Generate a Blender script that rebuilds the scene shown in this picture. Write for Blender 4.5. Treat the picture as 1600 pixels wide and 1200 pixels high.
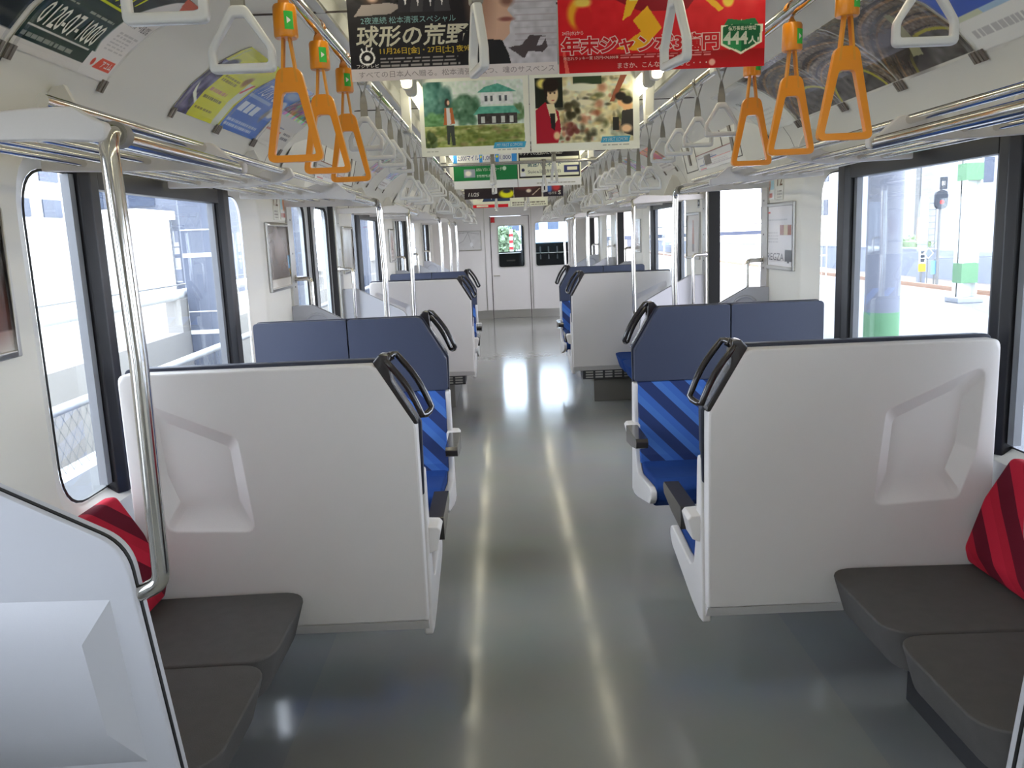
import bpy, bmesh, math, random
import numpy as np
from mathutils import Vector, Matrix

random.seed(7)
rng = np.random.default_rng(11)
for o in list(bpy.data.objects):
    bpy.data.objects.remove(o, do_unlink=True)
SC = bpy.context.scene
COL = SC.collection

# ------------------------------------------------------------------ camera
FPX, PITCH, YAW, ROLL, CAMX, CAMZ = 1309.0, 0.1764, 0.0071, -0.0407, -0.163, 1.4977
cam_d = bpy.data.cameras.new('camera')
cam_d.sensor_width = 36.0
cam_d.lens = FPX * 36.0 / 1600.0
cam_d.clip_start, cam_d.clip_end = 0.02, 400
cam = bpy.data.objects.new('camera', cam_d)
COL.objects.link(cam)
_f = Vector((math.sin(YAW) * math.cos(PITCH), math.cos(YAW) * math.cos(PITCH), -math.sin(PITCH)))
_r = Vector((math.cos(YAW), -math.sin(YAW), 0))
_u = _r.cross(_f)
_c, _s = math.cos(ROLL), math.sin(ROLL)
r2, u2 = _c * _r + _s * _u, -_s * _r + _c * _u
m = Matrix(((r2.x, u2.x, -_f.x, CAMX), (r2.y, u2.y, -_f.y, 0), (r2.z, u2.z, -_f.z, CAMZ), (0, 0, 0, 1)))
cam.matrix_world = m
SC.camera = cam

# ------------------------------------------------------------------ world, sun, exposure
SC.view_settings.view_transform = 'Standard'
SC.view_settings.look = 'None'
SC.view_settings.exposure = 0.6
SC.view_settings.gamma = 1.0
SC.view_settings.use_curve_mapping = False
W = bpy.data.worlds.new('world')
SC.world = W
W.use_nodes = True
_bg = W.node_tree.nodes['Background']
_bg.inputs[0].default_value = (0.90, 0.90, 1.0, 1)
_bg.inputs[1].default_value = 6.5
sun_d = bpy.data.lights.new('sun', 'SUN')
sun_d.energy = 6.5
sun_d.angle = math.radians(0.6)
sun_d.color = (1.0, 0.95, 0.86)
sun = bpy.data.objects.new('sun', sun_d)
COL.objects.link(sun)
sun.rotation_euler = Vector((-0.2, -0.72, -0.62)).to_track_quat('-Z', 'Y').to_euler()
TUBE_STRENGTH = 5.6

# ------------------------------------------------------------------ materials
def lin(c):
    return tuple(((x / 255) / 12.92 if x / 255 <= 0.04045 else ((x / 255 + 0.055) / 1.055) ** 2.4) for x in c)

MATS = {}
def mat(name, col, rough=0.5, metal=0.0, bump=0.0, bscale=200.0, var=0.0, vscale=6.0, coat=0.0, spec=0.5):
    if name in MATS:
        return MATS[name]
    M = bpy.data.materials.new(name)
    M.use_nodes = True
    nt = M.node_tree
    b = nt.nodes['Principled BSDF']
    c = lin(col)
    b.inputs['Base Color'].default_value = (*c, 1)
    b.inputs['Roughness'].default_value = rough
    b.inputs['Metallic'].default_value = metal
    b.inputs['Specular IOR Level'].default_value = spec
    b.inputs['Coat Weight'].default_value = coat
    tc = nt.nodes.new('ShaderNodeTexCoord')
    if var > 0:
        n = nt.nodes.new('ShaderNodeTexNoise')
        n.inputs['Scale'].default_value = vscale
        n.inputs['Detail'].default_value = 4
        nt.links.new(tc.outputs['Object'], n.inputs['Vector'])
        mx = nt.nodes.new('ShaderNodeMix')
        mx.data_type = 'RGBA'
        mx.inputs[6].default_value = (*[x * (1 - var) for x in c], 1)
        mx.inputs[7].default_value = (*[min(1, x * (1 + var)) for x in c], 1)
        nt.links.new(n.outputs['Fac'], mx.inputs[0])
        nt.links.new(mx.outputs[2], b.inputs['Base Color'])
    if bump > 0:
        n2 = nt.nodes.new('ShaderNodeTexNoise')
        n2.inputs['Scale'].default_value = bscale
        n2.inputs['Detail'].default_value = 2
        nt.links.new(tc.outputs['Object'], n2.inputs['Vector'])
        bp = nt.nodes.new('ShaderNodeBump')
        bp.inputs['Strength'].default_value = bump
        bp.inputs['Distance'].default_value = 0.002
        nt.links.new(n2.outputs['Fac'], bp.inputs['Height'])
        nt.links.new(bp.outputs['Normal'], b.inputs['Normal'])
    MATS[name] = M
    return M

def stripe_mat(name, stops, axis, period, rough=0.9):
    """woven cloth with slanting bands; axis = weights of x, y, z; stops = [(pos, colour)]"""
    M = bpy.data.materials.new(name)
    M.use_nodes = True
    nt = M.node_tree
    b = nt.nodes['Principled BSDF']
    b.inputs['Roughness'].default_value = rough
    b.inputs['Specular IOR Level'].default_value = 0.2
    tc = nt.nodes.new('ShaderNodeTexCoord')
    d = nt.nodes.new('ShaderNodeVectorMath')
    d.operation = 'DOT_PRODUCT'
    d.inputs[1].default_value = [a / period for a in axis]
    nt.links.new(tc.outputs['Object'], d.inputs[0])
    fr = nt.nodes.new('ShaderNodeMath')
    fr.operation = 'FRACT'
    nt.links.new(d.outputs['Value'], fr.inputs[0])
    cr = nt.nodes.new('ShaderNodeValToRGB')
    cr.color_ramp.interpolation = 'CONSTANT'
    e = cr.color_ramp.elements
    e[0].position, e[0].color = stops[0][0], (*lin(stops[0][1]), 1)
    e[1].position, e[1].color = stops[1][0], (*lin(stops[1][1]), 1)
    for p, c in stops[2:]:
        k = e.new(p)
        k.color = (*lin(c), 1)
    nt.links.new(fr.outputs[0], cr.inputs[0])
    nt.links.new(cr.outputs[0], b.inputs['Base Color'])
    n2 = nt.nodes.new('ShaderNodeTexNoise')
    n2.inputs['Scale'].default_value = 500
    nt.links.new(tc.outputs['Object'], n2.inputs['Vector'])
    bp = nt.nodes.new('ShaderNodeBump')
    bp.inputs['Strength'].default_value = 0.3
    bp.inputs['Distance'].default_value = 0.001
    nt.links.new(n2.outputs['Fac'], bp.inputs['Height'])
    nt.links.new(bp.outputs['Normal'], b.inputs['Normal'])
    MATS[name] = M
    return M

def emit_mat(name, col, strength):
    M = bpy.data.materials.new(name)
    M.use_nodes = True
    nt = M.node_tree
    nt.nodes.remove(nt.nodes['Principled BSDF'])
    e = nt.nodes.new('ShaderNodeEmission')
    e.inputs[0].default_value = (*lin(col), 1)
    e.inputs[1].default_value = strength
    nt.links.new(e.outputs[0], nt.nodes['Material Output'].inputs[0])
    MATS[name] = M
    return M

def glass_mat(name, tint, rough=0.0, refl=0.6):
    """a thin pane: clear straight through, with a Fresnel sheen"""
    M = bpy.data.materials.new(name)
    M.use_nodes = True
    nt = M.node_tree
    nt.nodes.remove(nt.nodes['Principled BSDF'])
    t = nt.nodes.new('ShaderNodeBsdfTransparent')
    t.inputs[0].default_value = (*tint, 1)
    g = nt.nodes.new('ShaderNodeBsdfGlossy')
    g.inputs['Roughness'].default_value = rough
    fr = nt.nodes.new('ShaderNodeFresnel')
    fr.inputs[0].default_value = 1.45
    mu = nt.nodes.new('ShaderNodeMath')
    mu.operation = 'MULTIPLY'
    mu.inputs[1].default_value = refl
    nt.links.new(fr.outputs[0], mu.inputs[0])
    mx = nt.nodes.new('ShaderNodeMixShader')
    nt.links.new(mu.outputs[0], mx.inputs[0])
    nt.links.new(t.outputs[0], mx.inputs[1])
    nt.links.new(g.outputs[0], mx.inputs[2])
    nt.links.new(mx.outputs[0], nt.nodes['Material Output'].inputs[0])
    MATS[name] = M
    return M

def print_mat(name, rough):
    M = bpy.data.materials.new(name)
    M.use_nodes = True
    nt = M.node_tree
    b = nt.nodes['Principled BSDF']
    b.inputs['Roughness'].default_value = rough
    b.inputs['Specular IOR Level'].default_value = 0.4
    a = nt.nodes.new('ShaderNodeVertexColor')
    a.layer_name = 'ink'
    nt.links.new(a.outputs[0], b.inputs['Base Color'])
    if rough > 0.3:                                   # thin paper lets some lamplight through
        t = nt.nodes.new('ShaderNodeBsdfTranslucent')
        nt.links.new(a.outputs[0], t.inputs[0])
        mx = nt.nodes.new('ShaderNodeMixShader')
        mx.inputs[0].default_value = 0.42
        nt.links.new(b.outputs[0], mx.inputs[1]); nt.links.new(t.outputs[0], mx.inputs[2])
        nt.links.new(mx.outputs[0], nt.nodes['Material Output'].inputs[0])
    MATS[name] = M
    return M

mat('cream_wall', (226, 223, 214), 0.38, bump=0.05, bscale=350, var=0.015)
mat('white_panel', (219, 215, 212), 0.42, bump=0.12, bscale=420, var=0.012)
mat('cove_white', (222, 220, 211), 0.45, bump=0.05, bscale=300, var=0.015)
mat('ceiling_grey', (196, 196, 190), 0.5, bump=0.05, bscale=200, var=0.02)
mat('partition_white', (186, 187, 192), 0.4, bump=0.05, bscale=350)
mat('seal_grey', (118, 120, 124), 0.45)
mat('door_steel', (176, 178, 180), 0.42, 0.35, bump=0.05, bscale=300, var=0.02)
mat('stainless', (200, 198, 192), 0.28, 0.9, bump=0.03, bscale=500)
mat('chrome', (225, 222, 216), 0.11, 1.0)
mat('black_frame', (26, 25, 29), 0.35, bump=0.06, bscale=300)
mat('black_rubber', (16, 16, 18), 0.6)
mat('dark_gloss', (44, 40, 40), 0.16, coat=0.3)
mat('navy_vinyl', (60, 66, 86), 0.42, bump=0.25, bscale=500)
mat('navy_dark', (36, 40, 56), 0.45)
mat('blue_cloth', (30, 62, 124), 0.92, bump=0.4, bscale=500, var=0.08, vscale=40, spec=0.2)
mat('charcoal_cloth', (86, 84, 83), 0.95, bump=0.4, bscale=500, var=0.1, vscale=30, spec=0.2)
stripe_mat('blue_stripe', [(0.0, (46, 60, 104)), (0.45, (72, 114, 184)), (0.72, (62, 102, 176))], (1, 0, 1.0), 0.155)
for _n, _y in (('red_stripe_left', 0.85), ('red_stripe_right', -0.85)):
    stripe_mat(_n, [(0.0, (98, 18, 36)), (0.42, (184, 34, 56)), (0.75, (172, 30, 50))], (0, _y, 1.0), 0.17)
mat('trim_dark', (74, 68, 66), 0.5)
mat('orange_plastic', (240, 150, 20), 0.3, coat=0.3)
mat('orange_belt', (226, 150, 40), 0.5)
mat('white_plastic', (214, 213, 210), 0.25, coat=0.3)
mat('belt_grey', (142, 138, 128), 0.5)
mat('steel_dark', (90, 88, 84), 0.35, 0.8)
mat('green_sticker', (60, 190, 70), 0.25)
mat('paper_white', (240, 238, 226), 0.6)
mat('clip_grey', (120, 112, 104), 0.4)
mat('red_sign', (196, 30, 36), 0.4)
mat('skirting', (112, 110, 104), 0.5, bump=0.05)
mat('heater_dark', (70, 70, 72), 0.5, 0.3)
mat('cab_dark', (46, 47, 48), 0.6, bump=0.1)
mat('cab_grey', (120, 122, 120), 0.6)
mat('concrete', (158, 162, 168), 0.9, bump=0.3, bscale=40, var=0.1, vscale=3)
mat('concrete_light', (150, 148, 144), 0.9, bump=0.3, bscale=40, var=0.06, vscale=2)
mat('asphalt', (122, 124, 130), 0.95, bump=0.2, bscale=30, var=0.06, vscale=1.5)
mat('ballast', (142, 134, 128), 1.0, bump=1.0, bscale=30, var=0.25, vscale=25)
mat('rail_steel', (170, 140, 120), 0.4, 0.6)
mat('pole_white', (226, 228, 226), 0.5)
mat('column_grey', (124, 128, 140), 0.6)
mat('pillar_grey', (92, 98, 112), 0.9, bump=0.3, bscale=40, var=0.12, vscale=2)
mat('band_green', (96, 142, 104), 0.5)
mat('hedge_green', (136, 154, 122), 0.9, bump=1.0, bscale=12, var=0.5, vscale=8)
mat('wall_slate', (132, 140, 154), 0.85, bump=0.2, bscale=10, var=0.1, vscale=2)
mat('building_a', (170, 175, 186), 0.85, bump=0.1, bscale=10, var=0.04, vscale=1)
mat('building_b', (232, 230, 226), 0.85, bump=0.1, bscale=10, var=0.04, vscale=1)
mat('building_c', (108, 114, 128), 0.85, bump=0.1, bscale=10, var=0.04, vscale=1)
mat('building_glass', (66, 76, 96), 0.25)
mat('fence_wire', (126, 128, 128), 0.5, 0.3)
mat('signal_black', (48, 54, 64), 0.6)
mat('tree_trunk', (96, 78, 60), 0.9)
mat('brick_tan', (150, 128, 114), 0.9, var=0.1)
mat('yellow_paint', (232, 190, 40), 0.5)
mat('sign_blue', (120, 180, 220), 0.5)
mat('brown_dark', (84, 60, 44), 0.9)
glass_mat('window_glass', (0.90, 0.95, 0.97), 0.0, 0.35)
glass_mat('clear_strip', (0.96, 0.97, 0.96), 0.12, 0.2)
print_mat('print_paper', 0.45)
print_mat('print_gloss', 0.12)
emit_mat('tube_light', (255, 247, 216), TUBE_STRENGTH)
emit_mat('signal_red', (255, 60, 60), 4.0)

def floor_mat():
    M = bpy.data.materials.new('floor_vinyl')
    M.use_nodes = True
    nt = M.node_tree
    b = nt.nodes['Principled BSDF']
    tc = nt.nodes.new('ShaderNodeTexCoord')
    sp = nt.nodes.new('ShaderNodeSeparateXYZ')
    nt.links.new(tc.outputs['Object'], sp.inputs[0])
    ab = nt.nodes.new('ShaderNodeMath'); ab.operation = 'ABSOLUTE'
    nt.links.new(sp.outputs[0], ab.inputs[0])
    gt = nt.nodes.new('ShaderNodeMath'); gt.operation = 'GREATER_THAN'; gt.inputs[1].default_value = 0.86
    nt.links.new(ab.outputs[0], gt.inputs[0])
    mx = nt.nodes.new('ShaderNodeMix'); mx.data_type = 'RGBA'
    mx.inputs[6].default_value = (*lin((146, 147, 143)), 1)
    mx.inputs[7].default_value = (*lin((140, 142, 142)), 1)
    nt.links.new(gt.outputs[0], mx.inputs[0])
    n = nt.nodes.new('ShaderNodeTexNoise'); n.inputs['Scale'].default_value = 3.0; n.inputs['Detail'].default_value = 6
    nt.links.new(tc.outputs['Object'], n.inputs['Vector'])
    m2 = nt.nodes.new('ShaderNodeMix'); m2.data_type = 'RGBA'; m2.blend_type = 'MULTIPLY'
    m2.inputs[0].default_value = 0.16
    nt.links.new(mx.outputs[2], m2.inputs[6]); nt.links.new(n.outputs['Color'], m2.inputs[7])
    nt.links.new(m2.outputs[2], b.inputs['Base Color'])
    n3 = nt.nodes.new('ShaderNodeTexNoise'); n3.inputs['Scale'].default_value = 9.0; n3.inputs['Detail'].default_value = 3
    nt.links.new(tc.outputs['Object'], n3.inputs['Vector'])
    mr = nt.nodes.new('ShaderNodeMapRange')
    mr.inputs['To Min'].default_value = 0.09; mr.inputs['To Max'].default_value = 0.17
    nt.links.new(n3.outputs['Fac'], mr.inputs['Value'])
    nt.links.new(mr.outputs['Result'], b.inputs['Roughness'])
    n2 = nt.nodes.new('ShaderNodeTexNoise'); n2.inputs['Scale'].default_value = 14.0; n2.inputs['Detail'].default_value = 2
    nt.links.new(tc.outputs['Object'], n2.inputs['Vector'])
    bp = nt.nodes.new('ShaderNodeBump'); bp.inputs['Strength'].default_value = 0.05; bp.inputs['Distance'].default_value = 0.003
    nt.links.new(n2.outputs['Fac'], bp.inputs['Height']); nt.links.new(bp.outputs['Normal'], b.inputs['Normal'])
    MATS['floor_vinyl'] = M
floor_mat()

# ------------------------------------------------------------------ mesh helpers
AX = {'x': lambda p, q, t: (t, p, q), 'y': lambda p, q, t: (p, t, q), 'z': lambda p, q, t: (p, q, t)}

def fillet(pts, r, n=5):
    """round the corners of a closed 2-D outline; r: one radius or one per corner"""
    out = []
    k = len(pts)
    rs = r if isinstance(r, (list, tuple)) else [r] * k
    for i in range(k):
        a, b, c = Vector(pts[i - 1]), Vector(pts[i]), Vector(pts[(i + 1) % k])
        rr = rs[i]
        d1, d2 = (a - b), (c - b)
        l1, l2 = d1.length, d2.length
        if rr <= 0 or l1 < 1e-6 or l2 < 1e-6:
            out.append(tuple(b)); continue
        d1 /= l1; d2 /= l2
        ang = d1.angle(d2)
        if ang > math.pi - 0.02:
            out.append(tuple(b)); continue
        t = min(rr / math.tan(ang / 2), l1 * 0.49, l2 * 0.49)
        p0, p1 = b + d1 * t, b + d2 * t
        for j in range(n + 1):
            u = j / n
            q = (1 - u) ** 2 * p0 + 2 * u * (1 - u) * b + u * u * p1
            out.append(tuple(q))
    return out

def fillet3(pts, r, n=6):
    pts = [Vector(p) for p in pts]
    out = [pts[0]]
    for i in range(1, len(pts) - 1):
        a, b, c = pts[i - 1], pts[i], pts[i + 1]
        d1, d2 = a - b, c - b
        l1, l2 = d1.length, d2.length
        d1 /= l1; d2 /= l2
        ang = d1.angle(d2)
        t = min(r / max(math.tan(ang / 2), 1e-4), l1 * 0.49, l2 * 0.49)
        p0, p1 = b + d1 * t, b + d2 * t
        for j in range(n + 1):
            u = j / n
            out.append((1 - u) ** 2 * p0 + 2 * u * (1 - u) * b + u * u * p1)
    out.append(pts[-1])
    return out

class B:
    def __init__(self):
        self.bm = bmesh.new()
        self.wn = False
    def prism(self, pts, axis, a, b, mi=0, f=None):
        fn = f or AX[axis]
        n = len(pts)
        v0 = [self.bm.verts.new(fn(p[0], p[1], a)) for p in pts]
        v1 = [self.bm.verts.new(fn(p[0], p[1], b)) for p in pts]
        fs = [self.bm.faces.new(v0), self.bm.faces.new(v1[::-1])]
        for i in range(n):
            fs.append(self.bm.faces.new((v0[i], v0[(i + 1) % n], v1[(i + 1) % n], v1[i])))
        for x in fs:
            x.material_index = mi
        return self
    def box(self, x0, x1, y0, y1, z0, z1, mi=0):
        return self.prism([(x0, y0), (x1, y0), (x1, y1), (x0, y1)], 'z', z0, z1, mi)
    def tube(self, pts, r, n=10, closed=False, mi=0, cap=True, flat=None):
        pts = [Vector(p) for p in pts]
        k = len(pts)
        T = []
        for i in range(k):
            if closed:
                d = pts[(i + 1) % k] - pts[i - 1]
            else:
                d = pts[min(i + 1, k - 1)] - pts[max(i - 1, 0)]
            T.append(d.normalized())
        up = Vector((0, 0, 1)) if abs(T[0].z) < 0.9 else Vector((1, 0, 0))
        if flat is not None:
            up = Vector(flat[0])
        N = (up - T[0] * up.dot(T[0])).normalized()
        rings = []
        for i in range(k):
            N = (N - T[i] * N.dot(T[i])).normalized()
            Bn = T[i].cross(N)
            rr = r[i] if isinstance(r, (list, tuple)) else r
            ra, rb = (rr, rr) if flat is None else (rr * flat[1], rr * flat[2])
            rings.append([self.bm.verts.new(pts[i] + N * (math.cos(2 * math.pi * j / n) * ra) + Bn * (math.sin(2 * math.pi * j / n) * rb)) for j in range(n)])
        for i in range(k if closed else k - 1):
            a, b = rings[i], rings[(i + 1) % k]
            for j in range(n):
                f = self.bm.faces.new((a[j], a[(j + 1) % n], b[(j + 1) % n], b[j]))
                f.material_index = mi
        if not closed and cap:
            for rg in (rings[0], rings[-1]):
                f = self.bm.faces.new(rg)
                f.material_index = mi
        return self
    def cyl(self, a, b, r, n=14, mi=0):
        return self.tube([a, b], r, n, mi=mi)
    def quad(self, a, b, c, d, mi=0):
        f = self.bm.faces.new([self.bm.verts.new(p) for p in (a, b, c, d)])
        f.material_index = mi
        return self
    def strip(self, la, lb, closed=True, mi=0):
        va = [self.bm.verts.new(p) for p in la]
        vb = [self.bm.verts.new(p) for p in lb]
        n = len(la)
        for i in range(n if closed else n - 1):
            f = self.bm.faces.new((va[i], va[(i + 1) % n], vb[(i + 1) % n], vb[i]))
            f.material_index = mi
        return self
    def holed(self, outer, holes, mi=0):
        """flat face with holes, loops given as 3-D points"""
        es = []
        for lp in [outer] + holes:
            vs = [self.bm.verts.new(p) for p in lp]
            es += [self.bm.edges.new((vs[i], vs[(i + 1) % len(vs)])) for i in range(len(vs))]
        self.wn = True
        g = bmesh.ops.triangle_fill(self.bm, use_beauty=True, use_dissolve=False, edges=es)
        for f in g['geom']:
            if isinstance(f, bmesh.types.BMFace):
                f.material_index = mi
        return self
    def bevel(self, w, seg=2, ang=30):
        self.wn = True
        self.bm.normal_update()
        bmesh.ops.remove_doubles(self.bm, verts=self.bm.verts, dist=1e-5)
        bmesh.ops.recalc_face_normals(self.bm, faces=self.bm.faces)
        es = [e for e in self.bm.edges if len(e.link_faces) == 2 and e.calc_face_angle(0) > math.radians(ang)]
        bmesh.ops.bevel(self.bm, geom=es, offset=w, segments=seg, affect='EDGES', profile=0.5, clamp_overlap=True)
        return self
    def build(self, name, mats, parent=None, smooth=35, weld=True):
        bm = self.bm
        if weld:
            bmesh.ops.remove_doubles(bm, verts=bm.verts, dist=1e-5)
        bmesh.ops.recalc_face_normals(bm, faces=bm.faces)
        me = bpy.data.meshes.new(name)
        bm.to_mesh(me)
        bm.free()
        for mm in (mats if isinstance(mats, (list, tuple)) else [mats]):
            me.materials.append(MATS[mm] if isinstance(mm, str) else mm)
        if smooth:
            me.polygons.foreach_set('use_smooth', [True] * len(me.polygons))
            me.set_sharp_from_angle(angle=math.radians(smooth))
        o = bpy.data.objects.new(name, me)
        COL.objects.link(o)
        if self.wn and smooth:
            w_ = o.modifiers.new('normals', 'WEIGHTED_NORMAL')
            w_.keep_sharp = True
        if parent is not None:
            o.parent = parent
        return o

def tag(o, label=None, cat=None, group=None, kind=None):
    if label: o['label'] = label
    if cat: o['category'] = cat
    if group: o['group'] = group
    if kind: o['kind'] = kind
    return o

def thing(name, label, cat, loc=(0, 0, 0), group=None, kind=None, rotz=0):
    o = bpy.data.objects.new(name, None)
    o.empty_display_size = 0.1
    COL.objects.link(o)
    o.location = loc
    o.rotation_euler = (0, 0, rotz)
    return tag(o, label, cat, group, kind)

def structure(name, parent=None):
    o = bpy.data.objects.new(name, None)
    COL.objects.link(o)
    o['kind'] = 'structure'
    return o

def dup(root, loc, label=None, group=None, rotz=None):
    r = root.copy()
    COL.objects.link(r)
    r.location = loc
    if rotz is not None: r.rotation_euler = (0, 0, rotz)
    if label: r['label'] = label
    if group: r['group'] = group
    for ch in list(root.children):
        c = ch.copy(); COL.objects.link(c); c.parent = r
        for g in list(ch.children):
            d = g.copy(); COL.objects.link(d); d.parent = c
    return r

ORD = ['first', 'second', 'third', 'fourth', 'fifth', 'sixth', 'seventh', 'eighth', 'ninth', 'tenth', 'eleventh', 'twelfth', 'thirteenth',
       'fourteenth', 'fifteenth', 'sixteenth', 'seventeenth', 'eighteenth', 'nineteenth', 'twentieth']
ORD += [t + '-' + u for t in ('twenty', 'thirty', 'forty') for u in ORD[:9]]
ORD = ORD[:29] + ['thirtieth'] + ORD[29:38] + ['fortieth'] + ORD[38:]
SIDE = {-1: 'left', 1: 'right'}
# ------------------------------------------------------------------ room shell
YB, YE = -4.0, 15.3
WX = 1.37
WIN = [(-2.66, -0.47), (2.16, 4.35), (6.98, 9.17), (11.72, 12.78)]       # outer edge of each window recess along the car
DOOR = [(0.12, 1.43), (4.95, 6.25), (9.77, 11.07), (13.2, 14.5)]         # clear door openings
ZWIN = (0.735, 1.775)
ZTOP = 1.80
ZDOOR = 1.80

def rrect(y0, y1, z0, z1, r, n=7):
    return fillet([(y0, z0), (y1, z0), (y1, z1), (y0, z1)], r, n)

fl = B().box(-1.46, 1.46, YB, YE + 1.9, -0.06, 0.0).build('floor', 'floor_vinyl')
tag(fl, kind='structure')

COVE = [(1.37, 1.80), (1.352, 1.86), (1.322, 1.925), (1.275, 1.99), (1.21, 2.055), (1.12, 2.118), (1.02, 2.162), (0.92, 2.188), (0.80, 2.2), (0.68, 2.2)]
def cove_at(t):
    """point and outward-to-room normal on the right-hand cove, t in metres of arc up from its foot"""
    for i in range(len(COVE) - 1):
        a, b = Vector(COVE[i]), Vector(COVE[i + 1])
        l = (b - a).length
        if t <= l or i == len(COVE) - 2:
            d = (b - a) / l
            p = a + d * t
            return p, Vector((-d.y, d.x)) if False else Vector((-abs(d.y), -abs(d.x)))
        t -= l

cl = B()
for s in (-1, 1):
    pts = [(s * x, z) for x, z in COVE]
    cl.strip([(x, YB, z) for x, z in pts], [(x, YE, z) for x, z in pts], closed=False, mi=1)
    cl.strip([(s * x, YB, z) for x, z in ((0.68, 2.2), (0.67, 2.268), (0.0, 2.275))], [(s * x, YE, z) for x, z in ((0.68, 2.2), (0.67, 2.268), (0.0, 2.275))], closed=False, mi=0)
for y in (2.72, 4.72, 7.54, 9.54, 12.36):          # joints across the ceiling panels
    cl.box(-0.92, 0.92, y, y + 0.006, 2.185, 2.190, mi=2)
tag(cl.build('ceiling', ['ceiling_grey', 'cove_white', 'trim_dark']), kind='structure')

for s in (-1, 1):
    b = B()
    X = s * WX
    cuts = sorted([(a, c, 'w') for a, c in WIN] + [(a, c, 'd') for a, c in DOOR])
    edges = [YB]
    for i, (a, c, k) in enumerate(cuts):
        nxt = cuts[i + 1][0] if i + 1 < len(cuts) else YE
        if k == 'w':
            y0, y1 = edges[-1], (c + nxt) / 2 if (i + 1 < len(cuts)) else YE
            out = rrect(a, c, ZWIN[0], ZWIN[1], 0.19)
            inn = rrect(a + 0.12, c - 0.16, ZWIN[0] + 0.035, ZWIN[1] - 0.045, 0.14)
            b.holed([(X, y0, 0), (X, y1, 0), (X, y1, ZTOP), (X, y0, ZTOP)], [[(X, y, z) for y, z in out]])
            mid = [((p[0] * 0.25 + q[0] * 0.75), (p[1] * 0.25 + q[1] * 0.75)) for p, q in zip(out, inn)]
            b.strip([(X, y, z) for y, z in out], [(s * (WX + 0.012), y, z) for y, z in [((p[0] * 0.85 + q[0] * 0.15), (p[1] * 0.85 + q[1] * 0.15)) for p, q in zip(out, inn)]])
            b.strip([(s * (WX + 0.012), y, z) for y, z in [((p[0] * 0.85 + q[0] * 0.15), (p[1] * 0.85 + q[1] * 0.15)) for p, q in zip(out, inn)]], [(s * 1.425, y, z) for y, z in inn])
            edges.append(y1)
        else:
            y0 = edges[-1]
            b.quad((X, y0, 0), (X, a, 0), (X, a, ZTOP), (X, y0, ZTOP))
            b.quad((X, a, 0), (X, a, ZTOP), (s * 1.46, a, ZTOP), (s * 1.46, a, 0))
            b.quad((X, c, 0), (X, c, ZTOP), (s * 1.46, c, ZTOP), (s * 1.46, c, 0))
            y1 = (c + nxt) / 2 if i + 1 < len(cuts) else YE
            b.quad((X, c, 0), (X, y1, 0), (X, y1, ZTOP), (X, c, ZTOP))
            b.quad((X, a, ZTOP), (X, c, ZTOP), (s * 1.46, c, ZTOP), (s * 1.46, a, ZTOP))
            edges.append(y1)
    tag(b.build('wall_' + SIDE[s], 'cream_wall', smooth=30), kind='structure')
    bb = B()
    last = YB
    for a, c in DOOR + [(YE, YE)]:
        bb.box(*sorted((s * (WX - 0.008), s * WX)), last, a - 0.07, 0, 0.09)
        last = c + 0.07
    tag(bb.build('baseboard_' + SIDE[s], 'stainless'), kind='structure')

# back wall behind the viewer
tag(B().box(-1.46, 1.46, YB - 0.05, YB, 0, 2.25).build('wall_back', 'cream_wall'), kind='structure')

# windows: three panes between two black posts, black head bar
def make_window(n, s, a, c, posts):
    w = structure('window_%d' % n)
    gi = rrect(a + 0.12, c - 0.16, ZWIN[0] + 0.035, ZWIN[1] - 0.045, 0.14)
    gi2 = rrect(a + 0.127, c - 0.167, ZWIN[0] + 0.042, ZWIN[1] - 0.052, 0.134)
    g = B()
    g.strip([(s * 1.424, y, z) for y, z in gi], [(s * 1.421, y, z) for y, z in gi2])
    g.build('gasket', 'black_rubber', w)
    B().prism(gi, 'x', s * 1.426, s * 1.430).build('pane', 'window_glass', w)
    zt, zb = ZWIN[1] - 0.012, ZWIN[0] + 0.012
    for y0, y1 in posts:
        p = B().prism([(1.372, y0 + 0.028), (1.372, y1 - 0.028), (1.392, y1), (1.43, y1), (1.43, y0), (1.392, y0)], 'z', zb, zt, f=lambda p, q, t: (s * p, q, t)).bevel(0.004, 2)
        p.build('post', 'black_frame', w)
        for yy in (y0 - 0.034, y1 + 0.004):
            B().box(*sorted((s * 1.405, s * 1.43)), yy, yy + 0.03, zb + 0.04, zt - 0.04).build('post_seal', 'seal_grey', w)
    if len(posts) == 2:
        B().box(*sorted((s * 1.385, s * 1.43)), posts[0][1], posts[1][0], 1.683, 1.742).bevel(0.004).build('head_bar', 'black_frame', w)
        B().box(*sorted((s * 1.39, s * 1.43)), posts[0][1], posts[1][0], zb + 0.02, zb + 0.045).build('foot_bar', 'black_frame', w)
    return w
wn = 0
for s in (-1, 1):
    for a, c in WIN:
        wn += 1
        posts = [(a + 0.385, a + 0.49), (c - 0.585, c - 0.46)] if c - a > 2 else []
        make_window(wn, s, a, c, posts)

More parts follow.
